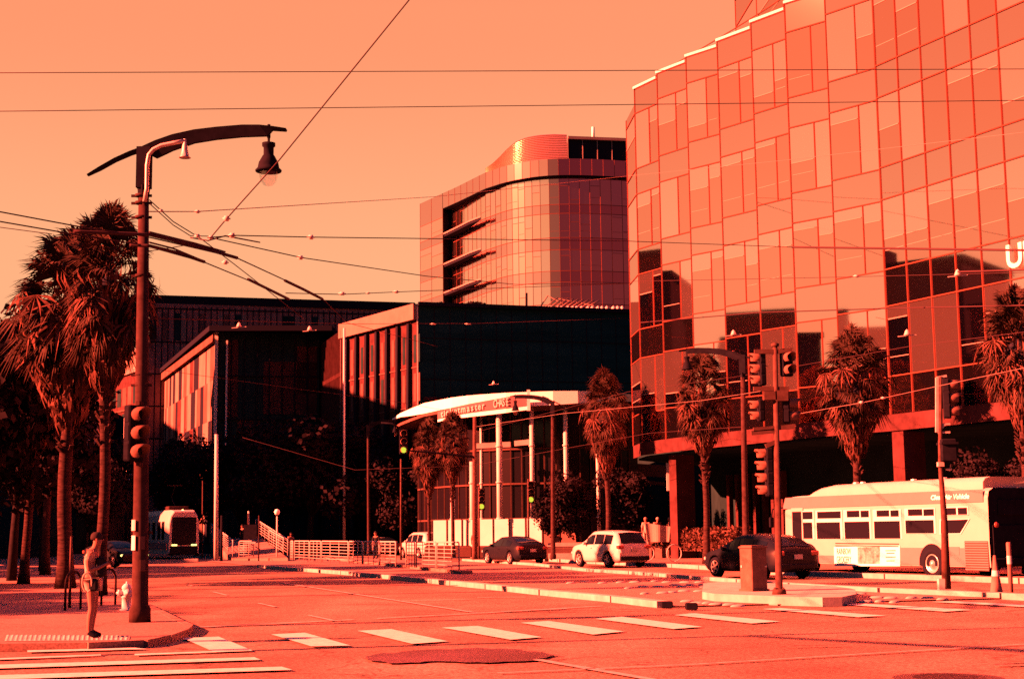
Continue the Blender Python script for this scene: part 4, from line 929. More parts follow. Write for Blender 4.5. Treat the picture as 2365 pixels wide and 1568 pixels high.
# ------------------------------------------------------------ traffic signals
def head(parent, M4, n=3, lit=None, scale=1.0, plate=False):
    """three-lens head; local +x right, -y the way it looks, z up; origin at its centre"""
    hb = MB(); s = scale; hh = .36 * n * s
    hb.box((0, .1 * s, 0), (.34 * s, .2 * s, hh), bev=.02, M=M4)
    for i in range(n): hb.box((0, .1 * s, hh / 2 - (.18 + .36 * i) * s), (.36 * s, .17 * s, .33 * s), M=M4, bev=.02)
    h_ = hb.build('signal_head', M['black'], parent)
    for i in range(n):
        z = hh / 2 - (.18 + .36 * i) * s; r = .145 * s; vm = MB(); k = 12; vs = []
        for j in range(k + 1):
            a = R(-50 + 280 * j / k); dep = (.30 if 40 < -50 + 280 * j / k < 140 else .22) * s
            for rr in (r, r * .9):
                vs += [(rr * math.cos(a), 0, z + rr * math.sin(a)), (rr * math.cos(a), -dep, z + rr * math.sin(a))]
        fs = []
        for j in range(k): q = j * 4; fs += [(q, q + 1, q + 5, q + 4), (q + 2, q + 6, q + 7, q + 3), (q + 1, q + 3, q + 7, q + 5)]
        vm.add(vs, fs, 0, True, M4); vm.build('visor', M['visor'], h_)
        lm = MB(); lv = [(0, -.03 * s, z)] + [(r * .88 * math.cos(2 * math.pi * j / 14), -.004, z + r * .88 * math.sin(2 * math.pi * j / 14)) for j in range(14)]
        lm.add(lv, [(0, 1 + (j + 1) % 14, 1 + j) for j in range(14)], 0, True, M4); lm.build('lens', M['green'] if lit == i else M['lensdark'], h_)
    return h_
def hm4(base, px, py, D, face):        # head transform at a picture position; face = direction it looks (degrees from -y, + turns to +x)
    v = P(px, py, D) - Vector(base); return Matrix.Translation(v) @ Matrix.Rotation(R(face), 4, 'Z')
b = Vector((bp0.x - .13, bp0.y - .26, bp0.z)); t = thing('traffic_signal', 'three-lens traffic signal mounted on the big lamp post', 'traffic signal', tuple(b), 0, 'traffic signals')
head(t, hm4(b, 316, 1000, b.y, 52), scale=.98)
mb = MB()
for py in (930, 1072): mb.bar(P(318, py, b.y) - b, P(327, py, b.y) - b + Vector((0, .28, 0)), .07)
mb.build('bracket', M['pole'], t)
# signal post on the island
b = G(1800, 1372, .19); t = thing('traffic_signal', 'tall signal post with clustered heads on the traffic island beside the cabinet', 'traffic signal', tuple(b), 0, 'traffic signals')
mb = MB(); tp = P(1790, 800, b.y) - b; mb.tube([(0, 0, 0), (0, 0, .12), (0, 0, .13), tp], [.17, .15, .085, .055], 14); mb.lathe([(.09, 0), (.1, .06), (0, .1)], tp, 12)
for a in range(4): mb.cyl((.13 * math.cos(a * 1.57 + .7), .13 * math.sin(a * 1.57 + .7), 0), .025, .16, 6)
mb.build('pole', M['redpole'], t)
head(t, hm4(b, 1820, 840, b.y, 18), scale=.82, n=2); head(t, hm4(b, 1752, 852, b.y + .2, -80), scale=.74); head(t, hm4(b, 1750, 948, b.y + .3, -82), scale=.72, n=2)
head(t, hm4(b, 1824, 947, b.y + .1, 80), scale=.85, n=2); head(t, hm4(b, 1768, 1090, b.y + .4, -84), scale=.8, n=4)
mb = MB()
for x0, y0, x1, y1 in ((1740, 898, 1822, 898), (1740, 992, 1835, 985), (1742, 812, 1790, 812), (1795, 812, 1830, 808), (1735, 1000, 1790, 995), (1768, 1030, 1792, 1020)): mb.bar(P(x0, y0, b.y) - b, P(x1, y1, b.y) - b, .08, .1)
mb.box(P(1804, 914, b.y) - b, (.3, .2, .25)); mb.box(P(1778, 914, b.y) - b, (.3, .2, .2)); mb.build('bracket', M['redpole'], t)
# signal post at right
b = G(2186, 1359, .05); t = thing('traffic_signal', 'signal post with a side-turned three-lens head in front of the bus', 'traffic signal', tuple(b), 0, 'traffic signals')
mb = MB(); mb.tube([(0, 0, 0), P(2181, 1200, b.y) - b, P(2172, 1075, b.y) - b, P(2172, 870, b.y) - b], [.125, .085, .06, .05], 14); mb.build('pole', M['redpole'], t)
mb = MB(); mb.box((-.12, 0, .12), (.2, .2, .3)); mb.build('base_cover', M['cream'], t)
head(t, hm4(b, 2195, 920, b.y, 72), scale=1.0)
mb = MB(); L2 = lambda x, y: P(x, y, b.y) - b
mb.bar(L2(2164, 872), L2(2164, 998), .075); mb.bar(L2(2164, 872), L2(2186, 868), .06); mb.bar(L2(2183, 876), L2(2183, 968), .045); mb.bar(L2(2166, 1000), L2(2182, 979), .06); mb.bar(L2(2168, 980), L2(2194, 979), .05); mb.bar(L2(2168, 999), L2(2194, 998), .05); mb.build('bracket', M['steel'], t)
mb = MB(); mb.box(L2(2188, 1040), (.42, .4, .62), bev=.03); mb.box(L2(2188, 1024), (.46, .5, .06)); mb.build('walk_signal', M['black'], t)
mb = MB(); mb.bar(L2(2184, 1084), L2(2198, 1083), .05); mb.box(L2(2172, 1072), (.16, .16, .12)); mb.build('clamp', M['steel'], t)
# far green lights
for px, y0, y1, yg, D, lab, base, arm in ((932, 990, 1050, 1025, 84, 'green traffic signal hanging from the mast arm left of the palm pair', None, True), (1112, 1130, 1175, 1163, 90, 'green traffic signal low beside the pale pavilion column', 1290, False), (1226, 1112, 1160, 1150, 88, 'green traffic signal on a thin post left of the lamp post', 1240, False)):
    if arm:
        p = gx(1096, D + 3); t = thing('traffic_signal', lab, 'traffic signal', tuple(p), 0, 'traffic signals'); hh = P(935, 1048, D)
        mb = MB(); top = P(1096, 962, D + 3) - p; mb.tube([(0, 0, .13), (0, 0, .5), top], [.17, .15, .10], 12); mb.build('pole', M['redpole'], t)
        mb = MB(); mb.tube([P(1096, 1055, D + 3) - p, P(1010, 1046, D + 1.5) - p, P(938, 1040, D) - p], [.07, .06, .04], 8); mb.build('mast_arm', M['black'], t)
        head(t, Matrix.Translation(P(px, 1020, D) - p) @ Matrix.Rotation(R(8), 4, 'Z'), lit=2, scale=1.3)
        mb = MB(); mb.tube([P(925, 990, D + .3) - p, P(905, 978, D + .3) - p, P(880, 976, D + .3) - p], [.07, .05, .04], 8); mb.build('arm_bracket', M['black'], t)
    else:
        p = gx(px - 6, D); t = thing('traffic_signal', lab, 'traffic signal', tuple(p), 0, 'traffic signals'); mb = MB(); mb.tube([(0, 0, .1), P(px - 6, y0 - 6, D) - p], [.07, .05], 10); mb.build('pole', M['redpole'], t)
        v = P(px, (y0 + y1) / 2, D) - p; head(t, Matrix.Translation(v) @ Matrix.Rotation(R(5), 4, 'Z'), lit=2, scale=1.22)
# unlit thin posts and other street posts
def post(px, D, topy, r, m, lab, name='post', extra=None):
    p = gx(px, D); t = thing(name, lab, 'post', tuple(p), 0, 'slim posts along the tramway'); mb = MB(); mb.tube([(0, 0, 0), P(px, topy, D) - p], [r, r * .8], 10); mb.build('pole', M[m], t); return t, p
post(926, 95, 1060, .07, 'redpole', 'thin post under the mast-arm signal, left of the palm pair')
post(500, 105, 1003, .16, 'cream', 'sunlit pale trolley pole right of the tram')
post(468, 112, 1110, .05, 'redpole', 'thin ladder-like post beside the pale trolley pole')
post(512, 98, 1190, .09, 'black', 'dark post in front of the left ramp railing'); post(573, 101, 1185, .05, 'pole', 'thin post beside the tram stop sign', )
post(574, 110, 1180, .08, 'cream', 'short pale post behind the tram stop sign'); post(795, 118, 758, .12, 'cream', 'tall pale trolley pole in front of the louvred wall')
post(2332 - 540, 70, 1120, .06, 'steel', 'grey sign post behind the island signal'); post(234, 130, 900, .12, 'cream', 'pale pole left of the big lamp post between palms')
post(165, 34, 1238, .035, 'redpole', 'slim street sign pole left of the standing person')
t, p = post(640, 98, 1192, .06, 'cream', 'pale post topped by a round white globe lamp at the tram stop'); mb = MB(); v = P(640, 1182, 98) - p; mb.lathe([(0, -.2), (.12, -.17), (.2, 0), (.12, .17), (0, .2)], v, 14); mb.build('globe', M['fascia'], t)
t, p = post(598, 97, 1190, .05, 'pole', 'stop post carrying a dark notice panel by the ramp'); mb = MB(); mb.box(P(578, 1228, 97) - p, (.85, .1, .95)); mb.build('panel', M['black'], t); mb = MB(); mb.box(P(578, 1253, 97) - p, (.7, .12, .12)); mb.build('sill', M['cream'], t)
# off-frame mast whose shadow crosses the foreground
b = Vector((-13.0, 20.3, 0)); t = thing('signal_mast', 'tall mast outside the left edge whose shadow crosses the foreground road', 'mast', tuple(b)); mb = MB(); mb.tube([(0, 0, 0), (0, 0, 8.2), (0, 0, 11)], [.14, .09, .07], 12); mb.build('pole', M['pole'], t)
mb = MB(); mb.tube([(0, 0, 7.3), (2.6, -3.6, 7.6), (3.4, -4.8, 7.5)], [.08, .12, .1], 8); mb.build('mast_arm', M['pole'], t)

# ------------------------------------------------------------ small street things
c = G(1742, 1364, .19); cb = thing('utility_cabinet', 'weathered metal utility cabinet on the traffic island', 'cabinet', tuple(c), R(33))
mb = MB(); mb.box((0, 0, .52), (.50, .44, 1.04), bev=.015); mb.box((0, 0, .02), (.56, .5, .06)); mb.build('body', M['wood'], cb)
mb = MB(); mb.box((0, 0, 1.065), (.55, .49, .05), bev=.015); mb.box((0, 0, 1.10), (.45, .4, .03)); mb.build('lid', M['wood'], cb)
mb = MB(); mb.box((-.257, .15, .6), (.02, .05, .06)); mb.box((.2, -.23, .6), (.06, .02, .04)); mb.build('latch', M['steel'], cb)
c = G(2302, 1378, .0); t = thing('traffic_cone', 'tall slim traffic cone on the kerb in front of the bus rear', 'cone', tuple(c)); mb = MB(); mb.box((0, 0, .02), (.42, .42, .04), bev=.02); mb.build('base', M['cone'], t)
mb = MB(); mb.lathe([(.17, .04), (.145, .15), (.11, .38), (.06, .75), (.035, .98), (.03, 1.0), (0, 1.0)], (0, 0, 0), 20); mb.build('body', M['cone'], t)
mb = MB(); mb.lathe([(.098, .5), (.078, .64)], (0, 0, 0), 20); mb.build('reflective_band', M['white'], t)
c = G(2336, 1380, .0); t = thing('delineator_post', 'slim flexible marker post on the kerb right of the tall cone', 'bollard', tuple(c)); mb = MB(); mb.lathe([(.2, 0), (.2, .04), (.07, .05)], (0, 0, 0), 18); mb.build('base', M['black'], t)
mb = MB(); mb.tube([(0, 0, .04), (0, 0, 1.28), (0, 0, 1.32)], [.055, .055, .045], 14); mb.build('tube', M['cone'], t); mb = MB(); mb.lathe([(.058, .8), (.058, 1.0)], (0, 0, 0), 14); mb.build('reflective_band', M['white'], t)
# fire hydrant
c = G(292, 1409, .1); t = thing('fire_hydrant', 'pale fire hydrant just left of the big lamp post', 'fire hydrant', tuple(c), R(20)); k = .58
mb = MB(); mb.lathe([(.17, 0), (.17, .04), (.12, .05), (.12, .36), (.15, .38), (.15, .42), (.12, .44), (.115, .62), (.13, .64), (.13, .67), (.11, .72), (.07, .77), (.03, .79), (.03, .84), (0, .85)], (0, 0, 0), 20, M=Matrix.Diagonal((.85, .85, .74, 1))); mb.build('body', M['white'], t)
for a, r_ in ((0, .07), (math.pi, .07), (-math.pi / 2, .085)):
    mb = MB(); m4 = Matrix.Rotation(a, 4, 'Z') @ Matrix.Translation((.09, 0, .38)) @ Matrix.Rotation(R(90), 4, 'Y'); mb.lathe([(r_ * .8, 0), (r_ * .8, .05), (r_, .055), (r_, .1), (.025, .105), (.025, .135), (0, .135)], (0, 0, 0), 12, M=m4); mb.build('nozzle_cap', M['white'], t)
# bicycle racks: upright hoops, seen near the person, and round ones by the hedge
def hoop(px, py, lab, rz, w_, h, m, z0, D=None, ring=False):
    c = G(px, py, z0) if D is None else gx(px, D) + Vector((0, 0, z0)); t = thing('bicycle_rack', lab, 'bike rack', tuple(c), rz, 'bicycle racks'); mb = MB()
    if ring: pts = [(w_ / 2 * math.sin(a), 0, h / 2 - h / 2 * math.cos(a)) for a in [i * math.pi / 12 for i in range(25)]]
    else: pts = [(-w_ / 2, 0, 0), (-w_ / 2, 0, h - w_ / 2)] + [(-w_ / 2 * math.cos(a), 0, h - w_ / 2 + w_ / 2 * math.sin(a)) for a in [i * math.pi / 8 for i in range(1, 8)]] + [(w_ / 2, 0, h - w_ / 2), (w_ / 2, 0, 0)]
    mb.tube(pts, .028, 8); mb.build('hoop', M[m], t)
hoop(250, 1397, 'dark hoop bicycle rack between the person and the hydrant', R(70), .55, .85, 'pole', .1)
hoop(168, 1408, 'dark hoop bicycle rack left of the standing person', R(70), .55, .85, 'pole', .1)
hoop(1492, 0, 'pale ring bicycle rack just right of the white car', R(20), .85, .85, 'rail', .13, 76, True); hoop(1556, 0, 'pale ring bicycle rack in front of the planter wall', R(25), .85, .85, 'rail', .13, 75, True)
# A-frame board by the palm
c = G(142, 1352, .1); t = thing('sandwich_board', 'small dark sandwich board at the foot of the broad palm', 'sign', tuple(c), R(20)); mb = MB()
mb.bar((-.2, .18, 0), (0, 0, .85), .04); mb.bar((-.2, -.18, 0), (0, 0, .85), .04); mb.bar((.2, .18, 0), (0, 0, .85), .04); mb.bar((.2, -.18, 0), (0, 0, .85), .04); mb.build('frame', M['steel'], t)
mb = MB(); mb.box((-.1, 0, .42), (.02, .36, .6), M=Matrix.Rotation(R(12), 4, 'Y')); mb.build('board', M['black'], t)
# raised lane markers, two dark blocks at the end of the tram kerb
rn = random.Random(12); first = None
for (a, b_, k) in (((1300, 1346), (1640, 1343), 9), ((1440, 1357), (1640, 1350), 6), ((1480, 1371), (1660, 1362), 6), ((1575, 1389), (1720, 1402), 6), ((1640, 1357), (1560, 1352), 2), ((1800, 1356), (2000, 1372), 8), ((2000, 1378), (2200, 1384), 5), ((1990, 1388), (2080, 1391), 3)):
    for i in range(k):
        f = (i + .5) / k; c = G(a[0] + (b_[0] - a[0]) * f + rn.uniform(-6, 6), a[1] + (b_[1] - a[1]) * f + rn.uniform(-2, 2), .014)
        if first is None:
            mb = MB(); mb.lathe([(.13, 0), (.12, .02), (.08, .045), (0, .05)], (0, 0, 0), 12, M=Matrix.Diagonal((1.5, .8, 1, 1))); first = mb.build('lane_marker', M['kerb']); o = first
            tag(o, 'low pale domed lane marker fixed to the tramway paving', 'lane marker', 'domed lane markers on the tramway')
        else: o = first.copy(); COL.objects.link(o)
        o.location = c; o.rotation_euler = (0, 0, R(25) + rn.uniform(-.5, .5))
for i, (x, y) in enumerate(((1540, 1403), (1597, 1407))):
    c = G(x, y); t = tag(MB().box((0, 0, .07), (.26, .2, .15), bev=.02).build('kerb_block', M['black']), ('small dark block at the tip of the near tramway kerb', 'small dark block on the asphalt right of the kerb tip')[i], 'block', 'small dark blocks'); t.location = c
c = G(450 - 8, 1297); t = tag(MB().box((0, 0, .1), (.9, .3, .2), bev=.02).build('wheel_stop', M['kerb']), 'short pale kerb block on the shaded road before the tram', 'kerb block'); t.location = c

# ------------------------------------------------------------ railings of the tram stop
def railing(a, b, lab, h=1.15, z0=.15, nb=6, sub=2, z1=None):
    a, b = Vector(a), Vector(b); t = thing('railing', lab, 'railing', (a.x, a.y, 0), 0, 'tram stop railings'); z1 = z0 if z1 is None else z1
    d = b - a; fr = MB(); A0, B0_ = Vector((0, 0, z0)), Vector((d.x, d.y, z1)); A1, B1 = A0 + Vector((0, 0, h)), B0_ + Vector((0, 0, h))
    k = .045; dn = d.normalized() * .09
    fr.tube([A0, A1 - Vector((0, 0, .1)), A1 + dn * .3 - Vector((0, 0, .03)), A1 + dn + Vector((0, 0, 0)), B1 - dn, B1 - dn * .3 - Vector((0, 0, .03)), B1 - Vector((0, 0, .1)), B0_], k * .75, 8); fr.build('frame', M['rail'], t)
    br = MB()
    for i in range(nb):
        f = .16 + .72 * i / (nb - 1) ; z_ = Vector((0, 0, h * f)); br.tube([A0 + z_, B0_ + z_], .016, 6)
    for i in range(1, sub + 1): f = i / (sub + 1); q = A0.lerp(B0_, f); br.tube([q, q + Vector((0, 0, h))], .02, 6)
    br.build('bar', M['rail'], t); return t
def z4(x): return x * .3238 + 383
def railpt(px): f = (px - 680) / (1065 - 680); A, B = G(684, 1300), G(1069, 1325); return None
A_, B_ = G(684, 1299), G(1068, 1325); dR = (B_ - A_)
def on_line(px):
    r = ray(px, 1300); k = r.x / r.y; return A_ + dR * ((k * A_.y - A_.x) / (dR.x - k * dR.y))
labs = ['first railing panel after the ramp', 'second railing panel from the ramp', 'wide middle railing panel with the dark figure behind', 'fourth railing panel, left of the silver sedan', 'railing panel in front of the silver sedan', 'railing panel between the two silver cars', 'short railing panel left of the minivan', 'railing panel below the minivan, second from the right end', 'railing panel at the right end of the tram stop']
for (x0, x1), lb__ in zip(((918, 1022), (1027, 1105), (1112, 1300), (1307, 1400), (1407, 1520), (1527, 1640), (1715, 1775), (1787, 1927), (1937, 2092)), labs): railing(on_line(z4(x0)), on_line(z4(x1)), lb__)
a0, b0 = on_line(z4(890)), on_line(z4(906)); railing(a0, b0, 'narrow end panel at the foot of the ramp')
p0, p1 = G(862, 1303), G(1078, 1326); mb = MB(); dd = (p1 - p0).normalized(); nn = Vector((-dd.y, dd.x, 0))
mb.prism([(v.x, v.y) for v in (G(500, 1290), p0 + (p0 - p1) * .9, p1 - nn * .25, p1 + nn * .25, p0 + nn * 2.6, G(530, 1280))][::1], -.01, .15); tag(mb.build('platform', M['walk']), 'low concrete tram stop platform under the railings', 'platform')
# ramp with two sloping railings
ra0, ra1 = G(664, 1293), G(590, 1281)
railing(gx(665, 97), gx(590, 118), 'long sloping railing on the right side of the ramp', 1.05, .35, 5, 8, 1.9); railing(gx(655, 93), gx(622, 101), 'short railing at the ramp middle', 1.0, .5, 5, 2, 1.0)
railing(gx(538, 100), gx(519, 108), 'sloping railing just right of the tram', 1.05, .3, 6, 1, .75); railing(gx(517, 109), gx(487, 121), 'upper sloping railing beside the tram', 1.05, .8, 6, 2, 1.6)
railing(gx(553, 99), gx(586, 98.5), 'square railing panel between the two ramps', 1.05, .25, 6, 2)
mb = MB(); q = [gx(538, 99.5), gx(488, 121), gx(600, 119), gx(665, 96)]; zz = [.15, 1.3, 1.6, .2]
mb.add([(v.x, v.y, z) for v, z in zip(q, zz)] + [(v.x, v.y, -.01) for v in q], [(0, 3, 2, 1), (4, 5, 6, 7), (0, 1, 5, 4), (3, 0, 4, 7), (2, 3, 7, 6), (1, 2, 6, 5)]); tag(mb.build('ramp', M['walk']), 'concrete access ramp of the tram stop between sloping railings', 'ramp')
# ------------------------------------------------------------ vehicles
def interp(tab, x):
    if x <= tab[0][0]: return tab[0][1]
    for (x0, y0), (x1, y1) in zip(tab, tab[1:]):
        if x <= x1: return y0 + (y1 - y0) * (x - x0) / (x1 - x0)
    return tab[-1][1]
def car(name, label, cat, loc, rz, top, L, W, m, belt=.92, cab=(-1.9, 1.3), rearw=None, frontw=None, sidew=None, roofin=.72, wb=(-1.35, 1.4), wr=.33, group=None, hatch_z=None, low=.22):
    t = thing(name, label, cat, loc, rz, group); hw = W / 2; xs = sorted(set([-L / 2, -L / 2 + .04, -L / 2 + .15] + [-L / 2 + .15 + (L - .3) * i / 44 for i in range(45)] + [L / 2 - .04, L / 2]))
    def wid(x): e = abs(x) / (L / 2); return hw * (1 - .16 * max(0, (e - .72) / .28) ** 2.2)
    def zt(x): return interp(top, x)
    def zb(x): return min(belt + .04 * (-x / L), zt(x) - .01)
    def sec(x):
        w_ = wid(x); z1, z2 = zb(x), zt(x); f = min(1, max(0, (z2 - z1) / .42)); rw = w_ * .97 * (1 - (1 - roofin) * f)
        lo = low + (.0 if abs(x) < L / 2 - .3 else .1 * (abs(x) - L / 2 + .3) / .3)
        arch = 0
        for wx in wb:
            if abs(x - wx) < wr + .07: arch = max(arch, math.sqrt(max(0, (wr + .07) ** 2 - (x - wx) ** 2)) + wr - lo)
        la = lo + arch
        return [(0, lo), (w_ * .72, lo), (w_ * .9, la if arch else lo + .02), (w_ * .985, max(lo + .12, la)), (w_, max(.5, la + .02)), (w_ * .99, (z1 + .5) / 2 + .1 if z1 > .6 else z1 - .03), (w_ * .955, z1), (rw + (w_ * .955 - rw) * .06, z2 - .07 * f - .005), (rw * .88, z2 - .012 * f), (0, z2 + .02)]
    bm = MB(); secs = [sec(x) for x in xs]; n = len(secs[0])
    for sgn in (1, -1):
        base = len(bm.v)
        for x, s in zip(xs, secs):
            for y, z in s: bm.v.append((x, y * sgn, z))
        for i in range(len(xs) - 1):
            for j in range(n - 1):
                q = base + i * n + j; f = [q, q + 1, q + n + 1, q + n]; bm.f.append(f if sgn < 0 else f[::-1]); bm.m.append(0); bm.sm.append(True)
        for i, rev in ((0, sgn > 0), (len(xs) - 1, sgn < 0)):
            f = [base + i * n + j for j in range(n)]; bm.f.append(f if rev else f[::-1]); bm.m.append(0); bm.sm.append(False)
    o = bm.build('body', m, t)
    def side(x, f):    # point on the greenhouse side, f 0 belt..1 roof
        s = sec(x); a, b = s[6], s[7]; y = a[0] + (b[0] - a[0]) * f; z = a[1] + (b[1] - a[1]) * f; return y + .012, z
    for sg in (1, -1):
        for (x0, x1) in (sidew or []):
            wm = MB(); k = 8; vs = []
            for i in range(k + 1):
                x = x0 + (x1 - x0) * i / k
                for f in (.12, .86): y, z = side(x, f); vs.append((x, y * sg, z))
            wm.add(vs, [(i * 2, i * 2 + 2, i * 2 + 3, i * 2 + 1) for i in range(k)]); wm.build('side_window', M['carglass'], t)
    def across(x0, x1, nm):
        wm = MB(); k = 6; vs = []; u = Vector((zt(x0) - zt(x1), 0, x1 - x0)).normalized() * .015
        if u.z < 0: u = -u
        for i in range(k + 1):
            x = x0 + (x1 - x0) * i / k; s = sec(x)
            for j in range(-3, 4): 
                w_ = s[8][0] * .98; vs.append((x + u.x * 1.2, w_ * j / 3, s[8][1] + (s[9][1] - s[8][1]) * (1 - abs(j) / 3) + u.z * 1.2))
        wm.add(vs, [(i * 7 + j, i * 7 + j + 1, i * 7 + 8 + j, i * 7 + 7 + j) for i in range(k) for j in range(6)], 0, True); wm.build(nm, M['carglass'], t)
    if rearw: across(rearw[0], rearw[1], 'rear_window')
    if frontw: across(frontw[0], frontw[1], 'windscreen')
    for wx in wb:
        for sg in (1, -1):
            wm = MB(); m4 = Matrix.Translation((wx, sg * (hw - .11), wr)) @ Matrix.Rotation(R(-90 * sg), 4, 'X')
            wm.lathe([(wr * .64, -.11), (wr * .95, -.11), (wr, -.07), (wr, .07), (wr * .95, .105), (wr * .66, .105), (wr * .66, .03)], (0, 0, 0), 26, M=m4); w_ = wm.build('wheel', M['tyre'], t)
            rmz = MB(); rmz.lathe([(wr * .66, .085), (wr * .60, .09), (wr * .57, .04), (0, .03)], (0, 0, 0), 22, 1, M=m4); rmz.lathe([(wr * .67, .10), (wr * .62, .105), (wr * .6, .08)], (0, 0, 0), 22, 0, M=m4)
            for k in range(5):
                a = k * 1.2566; rmz.bar(m4 @ Vector((0, 0, .085)), m4 @ Vector((wr * .62 * math.cos(a), wr * .62 * math.sin(a), .09)), .06, .05, 0)
            rmz.lathe([(.06, .11), (0, .12)], (0, 0, 0), 12, 0, M=m4); rmz.build('rim', [M['rim'], M['tyre']], w_)
            am = MB(); am.lathe([(wr + .055, 0), (0, .0)], (0, 0, 0), 22, M=Matrix.Translation((wx, sg * (hw - .16), wr + .01)) @ Matrix.Rotation(R(-90 * sg), 4, 'X')); am.build('wheel_housing', M['tyre'], t)
    xr = -L / 2; lz = min(belt - .05, zt(xr + .2) - .08)
    for sg in (1, -1):
        lm = MB(); lm.box((xr + .09, sg * hw * .76, lz), (.2, hw * .36, .16), bev=.03); lm.build('tail_light', M['taillight'], t)
        lm = MB(); lm.box((L / 2 - .17, sg * hw * .74, .66), (.24, hw * .34, .13), bev=.03); lm.build('headlight', M['plate'], t)
        lm = MB(); x_ = (sidew[-1][1] if sidew else .8) - .12; y_, z_ = side(x_, .1); lm.box((x_, sg * (y_ + .09), z_ + .07), (.12, .2, .14), bev=.03); lm.build('door_mirror', m, t)
    lm = MB(); lm.box((xr - .005, 0, .42), (.1, W * .84, .2), bev=.04); lm.build('bumper', M['carblack'] if m is M['carwhite'] else m, t)
    lm = MB(); lm.box((xr - .01, 0, lz - .12), (.03, .34, .16)); lm.build('number_plate', M['plate'], t)
    if sidew:
        lm = MB()
        for x0, x1 in sidew:
            for sg in (1, -1): s_ = sec(x0 + .15); lm.box((x0 + .2, sg * (s_[5][0] + .012), s_[6][1] - .1), (.16, .025, .03))
        lm.build('door_handle', m, t)
    return t
SEDAN = [(-2.35, .62), (-2.31, 1.0), (-2.2, 1.08), (-1.8, 1.16), (-1.3, 1.33), (-.7, 1.44), (-.2, 1.46), (.3, 1.43), (.8, 1.26), (1.25, 1.03), (1.7, .94), (2.1, .82), (2.28, .68), (2.35, .5)]
SUV = [(-2.38, .62), (-2.33, 1.02), (-2.2, 1.22), (-1.9, 1.60), (-1.7, 1.66), (-1.0, 1.70), (-.2, 1.71), (.3, 1.68), (.7, 1.5), (1.2, 1.12), (1.6, 1.05), (2.0, .95), (2.28, .78), (2.38, .55)]
HATCH = [(-2.3, .6), (-2.27, .98), (-2.12, 1.12), (-1.6, 1.38), (-1.0, 1.50), (-.2, 1.53), (.35, 1.48), (.85, 1.26), (1.35, 1.0), (1.75, .93), (2.1, .82), (2.28, .64), (2.32, .5)]
VAN = [(-2.45, .62), (-2.42, 1.05), (-2.3, 1.35), (-2.1, 1.66), (-1.8, 1.73), (-1.0, 1.77), (.2, 1.75), (.7, 1.62), (1.4, 1.12), (1.8, 1.0), (2.2, .86), (2.45, .6)]
def at(px, D, z=0): v = gx(px, D); return (v.x, v.y, z)
car('parked_car', 'dark sedan seen from behind, left of the white car', 'car', at(1186, 80.5), ROTH, SEDAN, 4.7, 1.9, M['carblack'], .90, rearw=(-2.1, -1.25), frontw=(.4, 1.2), sidew=((-1.35, -.35), (-.28, .85)), roofin=.70, wb=(-1.40, 1.42), wr=.34)
car('parked_car', 'white sport utility car with a dark rear window at the kerb', 'car', at(1407, 71.5), ROTH, SUV, 4.75, 1.9, M['carwhite'], 1.0, rearw=(-2.28, -1.9), frontw=(.4, 1.1), sidew=((-1.75, -1.0), (-.95, -.12), (-.05, .8)), roofin=.78, wb=(-1.4, 1.4), wr=.37)
car('black_car', 'black car beside the front of the bus, partly hidden by the cabinet', 'car', at(1751, 53.0), ROTH, HATCH, 4.62, 1.9, M['carblack'], .92, rearw=(-2.15, -1.55), frontw=(.35, 1.1), sidew=((-1.6, -.85), (-.8, .0), (.06, .85)), roofin=.74, wb=(-1.4, 1.42), wr=.36)
car('parked_car', 'silver minivan behind the right end of the tram stop railings', 'car', at(978, 103), ROTH, VAN, 4.9, 1.95, M['carwhite'], 1.0, rearw=(-2.42, -2.1), frontw=(.6, 1.35), sidew=((-1.9, -1.1), (-1.0, -.1), (0, .9)), roofin=.80, wb=(-1.45, 1.5), wr=.34)
car('parked_car', 'silver sedan behind the middle railings, left of the minivan', 'car', at(876, 118), ROTH, SEDAN, 4.7, 1.85, M['carsilver'], .90, rearw=(-2.1, -1.25), frontw=(.4, 1.2), sidew=((-1.3, -.35), (-.28, .85)), roofin=.72)
c = at(268, 84); t = car('oncoming_car', 'dark car with lit headlamps far down the road behind the person', 'car', c, ROTH + math.pi + .3, SEDAN, 4.6, 1.85, M['carblack'], .90, rearw=(-2.1, -1.25), frontw=(.4, 1.2), sidew=((-1.3, -.35), (-.28, .85)))
for ch in t.children:
    if ch.name.startswith('headlight'): ch.data = ch.data.copy(); ch.data.materials[0] = M['lamp_lit']
# --- the bus
BR = G(2291, 1341); BL = 10.9
bus = thing('city_bus', 'pale city bus with a pink roof band standing across the junction', 'bus', tuple(BR), ROTH)
def bl2(px, py): v = hit(px, py, BR, HN) - BR; return v.dot(H), v.z          # picture point -> (along the side from the rear, height)
def bz(zx, zy): return bl2(1569.5 + .3363 * zx, 1033.6 + .3363 * zy)
W2 = 2.55; bo = MB(); I4 = Matrix.Identity(4)
bodyprof = [(0, .42), (0.02, 1.2), (0, 2.6), (-.06, 2.82), (-.25, 2.92), (-W2 + .25, 2.92), (-W2 + .06, 2.82), (-W2, 2.6), (-W2 - .02, 1.2), (-W2, .42)]
us = [0, .04] + [BL * i / 12 for i in range(1, 12)] + [BL - .35, BL - .12, BL]
vs = []
for u in us:
    f = max(0, (u - (BL - .5)) / .5); dz = -.28 * f * f; ins = .25 * f * f
    for y, z in bodyprof: vs.append((u - (0.0 if z < 2 else .0), -W2 / 2 + (y + W2 / 2) * (1 - ins * .4), z + (dz if z > 2.4 else 0)))
n = len(bodyprof); bo.add(vs, [(i * n + j, i * n + (j + 1) % n, (i + 1) * n + (j + 1) % n, (i + 1) * n + j) for i in range(len(us) - 1) for j in range(n)], 0, False)
